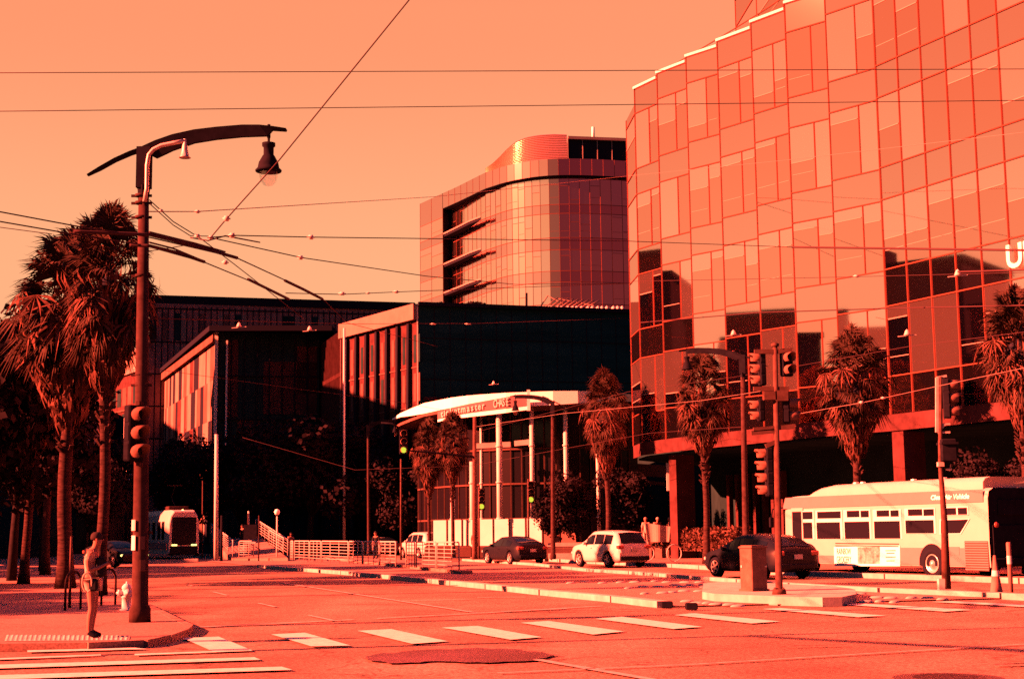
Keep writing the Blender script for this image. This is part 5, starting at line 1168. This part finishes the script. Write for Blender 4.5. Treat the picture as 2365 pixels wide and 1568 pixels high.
bo.f.append(list(range(n))[::-1]); bo.m.append(2); bo.sm.append(False); k = len(bo.v) - n; bo.f.append([k + i for i in range(n)]); bo.m.append(0); bo.sm.append(False)  # rear cap in black, painting the side the sun misses as dark
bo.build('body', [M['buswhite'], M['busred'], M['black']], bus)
rf = MB(); rp_ = [(-.16, 2.88), (-.17, 3.12), (-.28, 3.24), (-.5, 3.29), (-W2 + .5, 3.29), (-W2 + .28, 3.24), (-W2 + .17, 3.12), (-W2 + .16, 2.88)]
us2 = [.35, .38, .5, 3, 6, 8.2, 8.8, 9.2, 9.45]; hs = [1, 1, 1, 1, 1, .97, .8, .5, .1]; vs = []
for u, h_ in zip(us2, hs):
    for y, z in rp_: vs.append((u, y, 2.88 + (z - 2.88) * h_))
n = len(rp_); rf.add(vs, [(i * n + j, i * n + j + 1, (i + 1) * n + j + 1, (i + 1) * n + j) for i in range(len(us2) - 1) for j in range(n - 1)] + [tuple(range(n))], 0, True); rf.build('roof_pod', M['buswhite'], bus)
def sidequad(mb, pix, mi=0, o=.026): mb.add([(u, o, z) for u, z in (bz(*p) for p in pix)], [tuple(range(len(pix)))], mi)
bd = MB(); sidequad(bd, [(730, 345), (2085, 287), (2088, 372), (712, 420)]); bd.build('roof_band', M['busred'], bus)
sk = MB(); u0, z0 = bz(1515, 760); u1, _ = bz(2130, 840)
sk.add([(.55, .027, .45), (.55, .027, 1.02), (u0, .027, 1.02), (u0, .027, .72), (BL - 1.3, .027, .72), (BL - 1.3, .027, .45)], [(0, 1, 2, 3, 4, 5)]); sk.build('skirt_band', M['busred'], bus)
WZ = [[(818, 438, 918, 492), (818, 512, 916, 625)], [(952, 435, 1112, 487), (950, 510, 1107, 626)], [(1155, 430, 1240, 478), (1250, 430, 1305, 478), (1142, 505, 1308, 626)], [(1360, 428, 1445, 474), (1455, 428, 1510, 474), (1345, 502, 1518, 624)], [(1575, 420, 1672, 468), (1682, 420, 1752, 468), (1560, 495, 1750, 588)], [(1815, 412, 1905, 462), (1918, 410, 1980, 460)]]
for grp in WZ:
    x0 = min(a[0] for a in grp); y0 = min(a[1] for a in grp); x1 = max(a[2] for a in grp); y1 = max(a[3] for a in grp); fr = MB()
    (ua, za), (ub_, zb_2) = bz(x0 - 7, y1 + 6), bz(x1 + 7, y0 - 8); fr.box(((ua + ub_) / 2, .012, (za + zb_2) / 2), (abs(ua - ub_), .05, zb_2 - za), bev=.02); w_ = fr.build('window', M['white'], bus)
    gm_ = MB()
    for a in grp:
        (ua, za), (ub_, zb_2) = bz(a[0], a[3]), bz(a[2], a[1]); gm_.quad((ua, .041, za), (ub_, .041, za), (ub_, .041, zb_2), (ua, .041, zb_2))
    gm_.build('pane', M['busglass'], w_)
fr = MB(); gp = [(1760, 500), (1997, 490), (1935, 586), (1800, 588)]; 
sidequad(fr, [(1790, 492), (1999, 486), (1938, 592), (1790, 594)], o=.034); w_ = fr.build('window', M['white'], bus); g2 = MB(); sidequad(g2, [(1800, 498), (1990, 491), (1932, 586), (1800, 588)], o=.041); g2.build('pane', M['busglass'], w_)
dr = MB(); (ua, za), (ub_, zb_2) = bz(720, 620), bz(772, 450); dr.box((BL - .95, .02, 1.6), (.75, .05, 1.75), bev=.03); w_ = dr.build('driver_window', M['buswhite'], bus); dr = MB(); dr.box((BL - .95, .03, 1.75), (.6, .05, 1.2), bev=.03); dr.build('pane', M['busglass'], w_)
ws = MB(); ws.box((BL + .01, -W2 / 2, 1.75), (.06, W2 * .86, 1.6), bev=.03); ws.build('windscreen', M['busglass'], bus)
ru, rz_ = bz(1742, 820); fu = BL - 1.55
for u in (ru, fu):
    for y, sg in ((-.10, 1), (-W2 + .10, -1)):
        wm = MB(); m4 = Matrix.Translation((u, y, .5)) @ Matrix.Rotation(R(-90 * sg), 4, 'X'); wm.lathe([(.3, -.12), (.47, -.12), (.5, -.08), (.5, .08), (.47, .115), (.33, .115), (.31, .05)], (0, 0, 0), 28, M=m4); w_ = wm.build('wheel', M['tyre'], bus)
        rm_ = MB(); rm_.lathe([(.31, .1), (.29, .11), (.27, .05), (.19, .03), (.17, .08), (.08, .1), (.07, .14), (0, .14)], (0, 0, 0), 24, M=m4); rm_.build('rim', M['rim'], w_)
        am = MB(); am.lathe([(.62, .118 if sg > 0 else .118), (0, .118)], (0, 0, 0), 28, M=Matrix.Translation((u, y + .01 * sg - (.0), .53)) @ Matrix.Rotation(R(-90 * sg), 4, 'X') @ Matrix.Translation((0, 0, -.0)))
        am2 = MB(); seg = 14; pts = [(u + .63 * math.cos(math.pi * i / seg), .53 + .63 * math.sin(math.pi * i / seg)) for i in range(seg + 1)]; yy = .031 if sg > 0 else -W2 - .031
        am2.add([(p[0], yy, p[1]) for p in pts] + [(u - .63, yy, .43), (u + .63, yy, .43)], [tuple(range(seg + 3))]); am2.build('wheel_arch', M['tyre'], bus)
for o in bus.children:      # wheels stand 4 cm proud of the dark arches
    if o.name.startswith('wheel') and not o.name.startswith('wheel_arch'): o.location.y = .04 if True else 0
gr = MB(); (ua, za), (ub_, zb_2) = bz(1972, 842), bz(2122, 640); gr.quad((ua, .03, za), (ub_, .03, za), (ub_, .03, zb_2), (ua, .03, zb_2), 1)
for i in range(12): z = za + (zb_2 - za) * (i + .5) / 12; gr.bar((ua, .04, z), (ub_, .04, z), .02, .03, 0)
gr.build('engine_grille', [M['busred'], M['midwall']], bus)
(ua, za), (ub_, zb_2) = bz(1850, 735), bz(1925, 680); gr = MB(); gr.box(((ua + ub_) / 2, .03, (za + zb_2) / 2), (abs(ua - ub_), .01, zb_2 - za)); gr.build('side_panel', M['busred'], bus)
fmm = MB()
for p in ((1075, 655, 1510, 660), (1075, 672, 1510, 677)):
    a, b = bz(p[0], p[1]), bz(p[2], p[3]); fmm.bar((a[0], .035, a[1]), (b[0], .035, b[1]), .012, .03)
fmm.build('advert_rail', M['midwall'], bus)
ad = MB(); sidequad(ad, [(1065, 680), (1518, 672), (1520, 812), (1068, 812)], 0, .033); sidequad(ad, [(1228, 682), (1382, 678), (1380, 796), (1230, 796)], 1, .036); adv = ad.build('advert_panel', [M['fascia'], None], bus)
ap = mat('advert_picture', (.24, .18, .18), .7, noise=.75, scale=5); adv.data.materials[1] = ap
def bustext(s, zx0, zy0, zx1, zy1, m, xs, size=None, shear=0, o=.038, nm='lettering', bold=.0, par=None):
    (ua, za), (ub_, zb_2) = bz(zx0, zy1), bz(zx1, zy0); hh = zb_2 - za; sz = size or hh / .7; nn = (par or bus)
    M4 = Matrix.Translation(BR) @ Matrix.Rotation(ROTH, 4, 'Z') @ Matrix.Translation((ua, o, za)) @ Matrix(((-1, 0, 0, 0), (0, 0, 1, 0), (0, 1, 0, 0), (0, 0, 0, 1)))
    return text_mesh(s, sz, .002, nm, m, nn, M4, bold, shear, xs)
bustext('Clean Air Vehicle', 1730, 315, 2015, 357, M['signwhite'], 1.2, shear=.2, bold=.012)
bustext('RAINBOW', 1085, 690, 1225, 730, M['midwall'], .56, par=adv, nm='advert_lettering'); bustext('GROCERY', 1085, 745, 1225, 788, M['midwall'], .54, par=adv, nm='advert_lettering')
for i, s in enumerate(('open daily', '9 to 9', 'food for people', 'since 1975')): pass
rr = MB()
for i, zy in enumerate((706, 724, 750, 776)):
    a, b = bz(1420 + (i % 2) * 6, zy), bz(1490 - (i % 2) * 8, zy - 1); rr.bar((a[0], .037, a[1]), (b[0], .037, b[1]), .006, .035)
rr.build('advert_small_print', M['busred'], adv)
rb2 = MB(); rb2.box((-.02, -W2 / 2, 1.2), (.05, W2 * .92, 1.1), bev=.03); rb2.box((-.03, -W2 / 2, 2.3), (.05, W2 * .7, .5), bev=.02); rb2.box((-.08, -W2 / 2, .6), (.15, W2 * .96, .22), bev=.04); rb2.build('rear_panel', M['black'], bus)  # rear parts also black, shade of the unlit end put into the colour
for y in (-.25, -W2 + .25):
    q = MB(); q.lathe([(.09, 0), (.08, .03), (0, .04)], (0, 0, 0), 14, M=Matrix.Translation((-.06, y, 1.75)) @ Matrix.Rotation(R(-90), 4, 'Y')); q.build('tail_light', M['taillight'], bus)
q = MB(); 
for u in (6.8, 7.2, 2.6, 4.1): q.box((u, -.6, 3.31), (.16, .16, .07), bev=.02)
q.build('roof_marker', M['fascia'], bus)
mi_ = MB(); mi_.tube([(BL - .1, .02, 2.5), (BL + .35, .2, 2.45), (BL + .38, .25, 2.1)], .025, 8); mi_.box((BL + .38, .25, 1.95), (.1, .2, .4), bev=.03); mi_.build('mirror', M['black'], bus)
# --- the tram, coming towards the camera
tc0 = gx(387, 110); tl_ = 12.0; tram = thing('tram', 'pale light-rail tram with dark windscreen and lit headlamps at the stop', 'tram', tuple(tc0), ROTH); TW = 2.45; TH = 3.62
prof = [(0, .35), (.02, 1.2), (0, 2.7), (-.12, 3.25), (-.4, TH), (-TW + .4, TH), (-TW + .12, 3.25), (-TW, 2.7), (-TW - .02, 1.2), (-TW, .35)]
us = [0, .05, .35, .8, 3, 6, 9, tl_]; ins = [.13, .09, .03, 0, 0, 0, 0, 0]; vs = []
for u, k_ in zip(us, ins):
    for y, z in prof: vs.append((u, -TW / 2 + (y + TW / 2) * (1 - k_), z - (k_ * 1.3 if z > 2.5 else 0) + (k_ * .6 if z < 1 else 0)))
n = len(prof); q = MB(); q.add(vs, [(i * n + j, i * n + (j + 1) % n, (i + 1) * n + (j + 1) % n, (i + 1) * n + j) for i in range(len(us) - 1) for j in range(n)] + [tuple(range(n))[::-1], tuple(range((len(us) - 1) * n, len(us) * n))], 0, False); q.build('body', M['buswhite'], tram)
q = MB(); q.box((-.02, -TW / 2, 2.05), (.08, TW * .74, 2.05), bev=.04); q.build('windscreen', M['busglass'], tram)
q = MB(); q.box((-.03, -TW / 2, .62), (.1, TW * .84, .62), bev=.05); q.build('front_skirt', M['black'], tram)
q = MB(); q.box((6, .012, .95), (11.6, .05, .5)); q.build('side_band', M['busred'], tram)
for y in (-.5, -TW + .5):
    q = MB(); q.box((-.1, y, 1.02), (.06, .42, .12), bev=.03); q.build('headlight', M['lamp_lit'], tram)
q = MB(); q.lathe([(.1, 0), (.1, .08), (0, .16)], (.5, -TW / 2, TH - .1), 12); q.build('roof_lamp', M['lamp_lit'], tram)
for u in (1.0, 2.4, 4.2, 6.2, 8.2):
    q = MB(); q.box((u + .45, .012, 2.1), (.95 if u > 1 else .8, .06, 1.35), bev=.03); q.build('side_window', M['busglass'], tram)
q = MB(); q.box((3.0, -TW / 2, TH + .15), (2.2, 1.5, .3), bev=.05); q.bar((3, -TW / 2, TH + .3), (4.4, -TW / 2, TH + 1.0), .06); q.bar((4.4, -TW / 2, TH + 1.0), (3.2, -TW / 2, TH + 1.9), .06); q.bar((3.2, -TW / 2 - .6, TH + 1.9), (3.2, -TW / 2 + .6, TH + 1.9), .06); q.build('pantograph', M['pole'], tram)

# ------------------------------------------------------------ people
def skinned(name, joints, edges, m, parent, sub=2):
    me = bpy.data.meshes.new(name); me.from_pydata([j[:3] for j in joints], edges, []); me.materials.append(m)
    o = bpy.data.objects.new(name, me); link(o, parent); sk = o.modifiers.new('skin', 'SKIN'); sk.use_smooth_shade = True
    sv = me.skin_vertices[0].data if me.skin_vertices else None
    if sv is None:
        me.skin_vertices if False else None
    for i, j in enumerate(joints):
        r = j[3]; sv[i].radius = (r if not isinstance(r, tuple) else r[0], r if not isinstance(r, tuple) else r[1])
    sv[0].use_root = True
    s = o.modifiers.new('sub', 'SUBSURF'); s.levels = sub; s.render_levels = sub; return o
def mk_skin(name, joints, edges, m, parent, sub=2):
    me = bpy.data.meshes.new(name); me.from_pydata([j[:3] for j in joints], edges, []); me.materials.append(m)
    o = bpy.data.objects.new(name, me); link(o, parent)
    md = o.modifiers.new('skin', 'SKIN'); md.use_smooth_shade = True
    lay = me.skin_vertices[0] if len(me.skin_vertices) else None
    if lay is None:
        import bmesh
        b = bmesh.new(); b.from_mesh(me); b.verts.layers.skin.verify(); b.to_mesh(me); b.free(); lay = me.skin_vertices[0]
    for i, j in enumerate(joints):
        r = j[3]; lay.data[i].radius = r if isinstance(r, tuple) else (r, r); lay.data[i].use_root = (i == 0)
    s = o.modifiers.new('sub', 'SUBSURF'); s.levels = sub; s.render_levels = sub
    return o
def person(loc, rz, label, h=1.64, top='cloth', legs='cloth', hair='hair', pose='phone', shorts=True, group=None, detail=True):
    t = thing('person', label, 'person', loc, rz, group); k = h / 1.66; V = lambda x, y, z, r: (x * k, y * k, z * k, r * k if not isinstance(r, tuple) else (r[0] * k, r[1] * k))
    # local +x is where the person faces
    J = [V(-.02, 0, .90, (.13, .10)), V(-.04, 0, 1.05, (.12, .095)), V(-.045, 0, 1.20, (.145, .105)), V(-.02, 0, 1.335, (.12, .09)), V(.01, 0, 1.40, .056), V(.03, 0, 1.45, .056)]
    E = [(i, i + 1) for i in range(5)]
    hd = [V(.06, 0, 1.505, (.085, .078)), V(.055, 0, 1.575, (.088, .08)), V(.045, 0, 1.62, (.05, .05))]
    J += hd; E += [(5, 6), (6, 7), (7, 8)]
    for sg in (1, -1):
        b = len(J)
        J += [V(-.02, .09 * sg, .86, .088), V(.0, .10 * sg, .66, .076), V(.01, .10 * sg, .47, .055), V(-.015, .10 * sg, .32, .056), V(-.03, .10 * sg, .10, .036), V(.02, .105 * sg, .045, .04), V(.13, .11 * sg, .03, .03)]
        E += [(0, b), (b, b + 1), (b + 1, b + 2), (b + 2, b + 3), (b + 3, b + 4), (b + 4, b + 5), (b + 5, b + 6)]
        b = len(J)
        if pose == 'phone': a = [V(-.02, .17 * sg, 1.34, .052), V(-.05, .21 * sg, 1.2, .046), V(-.03, .215 * sg, 1.07, .04), V(.10, .16 * sg, 1.10, .034), V(.22, .06 * sg, 1.17, .024), V(.25, .04 * sg, 1.19, .028)]
        else: a = [V(-.02, .17 * sg, 1.34, .052), V(-.01, .21 * sg, 1.2, .046), V(.0, .22 * sg, 1.07, .04), V(.03, .22 * sg, .94, .034), V(.05, .22 * sg, .84, .024), V(.055, .22 * sg, .80, .028)]
        J += a; E += [(3, b)] + [(b + i, b + i + 1) for i in range(5)]
    mk_skin('body', J, E, M['skin'], t)
    def part_of(name, idx, m, grow, extra=()):
        mp = {i: n_ for n_, i in enumerate(idx)}; jj = [(*J[i][:3], tuple(r + grow for r in (J[i][3] if isinstance(J[i][3], tuple) else (J[i][3],) * 2))) for i in idx]
        ee = [(mp[a], mp[b]) for a, b in E if a in mp and b in mp]; return mk_skin(name, jj, ee, m, t)
    # leg A 9..15, arm A 16..21, leg B 22..28, arm B 29..34
    part_of('shirt', [1, 2, 3, 0, 16, 17, 18, 29, 30, 31] if pose != 'phone' else [1, 2, 3, 0, 16, 17, 29, 30], M[top], .014)
    part_of('shorts' if shorts else 'trousers', [0, 9, 10, 22, 23] if shorts else [0, 9, 10, 11, 12, 13, 22, 23, 24, 25, 26], M[legs], .02)
    for b in (13, 26):
        part_of('shoe', [b + 1, b, b + 2], M['tyre'], .012)
    q = MB(); c = Vector((.035 * k, 0, 1.59 * k)); 
    for i in range(1):
        q.lathe([(.0, .085), (.05, .078), (.085, .045), (.097, .0), (.092, -.04), (.06, -.045)], (c.x, 0, c.z), 16, M=None)
    q.build('hair', M[hair], t)
    f = MB(); f.lathe([(0, .02), (.012, 0), (0, -.02)], (.147 * k, 0, 1.545 * k), 6); 
    for sg in (1, -1): f.box((.134 * k, .03 * sg * k, 1.572 * k), (.012, .02, .01), mi=1); f.box((.05 * k, .088 * sg * k, 1.545 * k), (.03, .02, .05))
    f.box((.138 * k, 0, 1.502 * k), (.012, .04, .008), mi=1); f.build('face', [M['skin'], M['hair']], t)
    if detail:
        for sg in (1, -1):
            e = J[21 if sg > 0 else 34]; c = Vector(e[:3])
            for i in range(5):
                fj = []; o_ = (i - 1.5) * .019 * k; L_ = (.07, .08, .075, .06, .055)[i] * k
                if i == 4: dirs = [Vector((.02, -.03 * sg, .015)), Vector((.025, -.02 * sg, .02)), Vector((.02, -.005 * sg, .01))]; s0 = c + Vector((-.02, 0, .01))
                else: dirs = [Vector((L_ * .45, -.004 * sg, -.006 + o_ * .1)), Vector((L_ * .35, -.012 * sg, -.004)), Vector((L_ * .15, -.02 * sg, 0))]; s0 = c + Vector((0, 0, o_))
                p = s0; fj = [(*p, .009 * k)]
                for d in dirs: p = p + d; fj.append((*p, .0085 * k))
                mk_skin('finger', fj, [(0, 1), (1, 2), (2, 3)], M['skin'], t, 1)
    return t, k
pl = G(212, 1472, .104)
pn, k = person(tuple(pl), R(4), 'person in a pale top and shorts at the corner, looking down at a phone', 1.66, 'cloth', 'cloth')
ph = thing('phone', 'dark phone held up in front of the standing person', 'phone', (pl.x + .275 * k, pl.y + .0, pl.z + 1.205 * k)); mb = MB(); mb.box((0, 0, 0), (.012, .075, .15), bev=.004, M=Matrix.Rotation(R(-25), 4, 'Y')); mb.build('case', M['black'], ph)
bg_ = thing('shoulder_bag', 'round-strapped bag hanging at the waist of the standing person', 'bag', (pl.x - .02, pl.y - .27, pl.z + .86)); mb = MB()
mb.tube([(.0 + .075 * math.sin(a), .02 * math.cos(a), .02 - .15 * math.cos(a)) for a in [i * math.pi / 10 for i in range(21)]], .014, 8); mb.build('ring_strap', M['cloth'], bg_)
mb = MB(); mb.box((.09, .03, -.02), (.14, .07, .2), bev=.03); mb.build('pouch', M['clothdark'], bg_)
bp_ = thing('front_shade_box', 'dark box imitating shade on the front of the standing person', 'front_shade_box', (pl.x + .10, pl.y - .02, pl.z + 1.12)); mb = MB(); mb.box((.02, 0, 0), (.14, .24, .34), bev=.05); mb.build('shade_box', M['clothdark'], bp_)  # added dark box, stands in for shade on the person's front
for (px, D, rz, lab, tp, lg_, hr, z) in ((1492, 84, -1.9, 'person in white standing at the left end of the pale banner', 'cloth', 'cloth', 'clothmid', .75), (1519, 85, -1.2, 'person with long pale hair behind the pale banner', 'clothmid', 'clothdark', 'cloth', .75), (1548, 85, -2.6, 'person with a bag right of the pale banner', 'clothmid', 'clothdark', 'clothmid', .75),
     (1097, 92, -1.5, 'pedestrian in front of the mast-arm pole by the hoarding', 'clothmid', 'clothdark', 'hair', .13), (868, 93, -2, 'dark figure waiting behind the wide railing panel', 'clothdark', 'clothdark', 'hair', .15), (560, 112, -2.2, 'dark figure standing near the stop notice panel', 'clothdark', 'clothdark', 'hair', .8), (672, 112, -1.2, 'person waiting behind the ramp railing', 'clothmid', 'clothdark', 'hair', .15)):
    c = gx(px, D); person((c.x, c.y, z), rz, lab, 1.68, tp, lg_, hr, 'stand', False, 'people across the street', False)
c = gx(1520, 83.6); t = thing('hand_banner', 'blank pale cloth banner held above the hedge by the people', 'banner', tuple(c)); mb = MB(); n_ = 12; vs = []
for i in range(n_ + 1):
    f = i / n_
    for z in (1.05, 2.12 - .22 * f): vs.append((-.72 + 1.42 * f + (.1 if z < 1.5 else 0) * (1 - f) - (.1 if z < 1.5 else 0) * f, .05 * math.sin(f * 9), z))
mb.add(vs, [(i * 2, i * 2 + 2, i * 2 + 3, i * 2 + 1) for i in range(n_)]); mb.build('cloth', M['cloth'], t)
p_ = tag(MB().box((0, 0, .35), (7, 3, .7)).build('raised_terrace', M['midwall']), 'low raised terrace behind the hedge', 'terrace'); p_.location = gx(1525, 86.5) + Vector((0, .6, 0)); p_.rotation_euler = (0, 0, R(-50))

# ------------------------------------------------------------ overhead wires
def wire(pts, r, lab, m='wire', sag=0.0, name='overhead_wire', ins=()):
    q = [P(*p) for p in pts]; out = []
    for a, b in zip(q, q[1:]):
        for i in range(10): f = i / 10; out.append(a.lerp(b, f) - Vector((0, 0, sag * 4 * f * (1 - f))))
    out.append(q[-1]); t = thing(name, lab, 'wire', tuple(out[0]), 0, 'overhead trolley wires'); mb = MB(); mb.tube(out, r, 6); mb.build('cable', M[m], t, True)
    for (x, y, D, s) in ins:
        a = P(x - 9 * s, y - .4, D); b = P(x + 9 * s, y + .6, D); mb = MB(); mb.tube([a, a.lerp(b, .2), a.lerp(b, .22), a.lerp(b, .78), a.lerp(b, .8), b], [.015, .015, .05 * s, .05 * s, .015, .015], 8); mb.build('insulator', M['porcelain'], t, True)
    return t
wire([(-40, 169, 30), (2400, 160, 34)], .009, 'upper of the two level wires high across the sky')
wire([(-40, 258, 30), (2400, 232, 36)], .009, 'lower of the two level wires high across the sky')
wire([(960, -18, 24), (645, 370, 25), (521, 508, 26), (490, 545, 27)], .011, 'slanting wire running from the sky top down past the hanging lamp', ins=((523, 505, 26, 1), ))
wire([(480, 549, 27), (545, 544, 28), (720, 548, 31), (1445, 557, 46), (1830, 571, 54)], .012, 'long dark wire crossing the tower at mid height', ins=((536, 544, 28, 1), (718, 548, 31, 1)))
wire([(1830, 571, 54), (2420, 579, 44)], .04, 'thick dark feeder cable across the glass building')
wire([(500, 552, 27), (695, 595, 30), (985, 638, 38), (1190, 657, 48), (1460, 655, 58)], .011, 'wire sloping from the junction knot towards the tower foot', ins=((694, 595, 30, .9),))
wire([(-40, 482, 26), (200, 527, 27), (330, 545, 27.5), (545, 595, 30), (660, 648, 34), (742, 690, 38)], .013, 'upper trolley contact wire from the left edge to the roofline')
wire([(-40, 505, 26), (180, 543, 27), (330, 566, 27.5), (470, 605, 30), (575, 648, 34), (665, 690, 38)], .013, 'lower trolley contact wire from the left edge to the roofline')
wire([(-40, 520, 28), (120, 541, 28)], .008, 'faint third wire at the left edge above the broad palm')
for i, p in enumerate((((170, 535, 27), (345, 542, 27.5), (450, 568, 29), (548, 596, 30)), ((300, 566, 27.5), (345, 568, 27.5), (410, 584, 29), (472, 605, 30)), ((658, 648, 34), (700, 668, 36), (745, 691, 38)), ((573, 645, 34), (620, 668, 36), (667, 691, 38)), ((345, 536, 27.4), (450, 562, 28.8), (520, 582, 29.8)), ((345, 560, 27.4), (400, 574, 28.6), (465, 601, 29.8)))):
    wire(p, .034 if i < 4 else .018, ('thick trolley switch section crossing the big lamp post', 'lower thick switch section right of the big lamp post', 'right-hand thick wire section above the brown roof', 'left-hand thick wire section above the brown roof', 'thin bridging strip above the thick switch section', 'thin bridging strip above the lower switch section')[i])
wire([(345, 462, 27.3), (400, 512, 28), (465, 552, 29), (560, 625, 33), (700, 735, 40)], .010, 'guy wire falling from the pole top across the trolley wires', ins=((372, 486, 27.6, .5), (520, 606, 31, .9)))
wire([(347, 472, 27.3), (400, 520, 28), (440, 545, 28.6), (490, 546, 29)], .009, 'second guy wire close under the first at the pole top')
wire([(440, 549, 28.6), (480, 556, 28), (520, 545, 28), (600, 560, 31)], .014, 'short knotted span linking the trolley wires', ins=((487, 549, 28, .8), (456, 545, 28.6, .8)))
wire([(455, 562, 30), (380, 575, 29), (345, 580, 28)], .009, 'short cross span under the knotted wires')
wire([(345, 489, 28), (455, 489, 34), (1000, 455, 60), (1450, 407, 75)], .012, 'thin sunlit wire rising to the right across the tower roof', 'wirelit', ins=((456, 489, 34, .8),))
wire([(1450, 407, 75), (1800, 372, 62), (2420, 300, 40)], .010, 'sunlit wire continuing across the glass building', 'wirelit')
wire([(660, 677, 38), (790, 680, 42), (925, 674, 46), (1300, 660, 60), (1450, 655, 66)], .013, 'wire with strain insulators just above the brown roof', ins=((790, 678, 42, 1), (850, 677, 44, .6), (915, 674, 46, .9)))
wire([(345, 735, 29), (800, 748, 70), (1100, 747, 80), (1450, 735, 95)], .013, 'level wire crossing the brown building and black wall', ins=((1000, 748, 78, .8), (1080, 748, 80, .8)))
wire([(1480, 745, 62), (1750, 722, 56), (2060, 712, 52), (2420, 704, 46)], .022, 'dark wire crossing the lower glass floors')
wire([(1460, 650, 60), (1950, 640, 50), (2420, 628, 44)], .010, 'thin wire with a small insulator across the glass floors', ins=((1978, 638, 50, .9),))
wire([(2210, 628, 44), (2420, 622, 40)], .028, 'short thick cable at the right edge below the white letter')
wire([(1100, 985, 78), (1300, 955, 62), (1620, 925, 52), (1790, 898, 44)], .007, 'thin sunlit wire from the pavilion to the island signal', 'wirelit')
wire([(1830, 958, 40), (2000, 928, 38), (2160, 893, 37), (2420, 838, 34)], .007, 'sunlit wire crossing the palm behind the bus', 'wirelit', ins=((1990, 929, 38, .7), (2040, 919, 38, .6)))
wire([(745, 690, 38), (800, 745, 60), (1010, 800, 90)], .012, 'wire dropping from the roofline to the louvred wall')
wire([(1090, 1000, 90), (1450, 905, 75), (1700, 870, 60), (2100, 800, 45), (2420, 760, 38)], .008, 'faint wire rising from the palm pair to the right edge')
wire([(560, 1010, 100), (820, 1085, 95), (1090, 1075, 92), (1500, 1000, 78), (1722, 985, 58)], .010, 'low wire looping in front of the dark trees')
wire([(340, 850, 60), (700, 900, 85), (900, 925, 92), (1180, 975, 96)], .010, 'wire sloping down across the dark building front')
for i, (x, y, D) in enumerate(((1694, 770, 56), (2212, 632, 44), (2095, 770, 48), (552, 752, 60), (715, 760, 64), (1140, 885, 90))):
    c = P(x, y, D); t = thing('wire_hanger', ('small bell-shaped wire hanger over the stepped glass wall', 'wire hanger against the dark reflection at the right', 'small hanger above the palm behind the bus', 'bright diamond hanger on the brown building', 'bright slanted hanger by the louvred wall', 'tiny hanger on the black wall left of the pavilion lamp')[i], 'wire hanger', tuple(c), 0, 'hangers on the trolley wires')
    mb = MB(); mb.lathe([(0, .14), (.05, .1), (.09, 0), (.11, -.06), (0, -.07)], (0, 0, 0), 10); mb.build('bell', M['porcelain'], t); mb = MB(); mb.bar((-.3, 0, -.1), (.3, 0, -.05), .03); mb.build('crossbar', M['rail'], t)
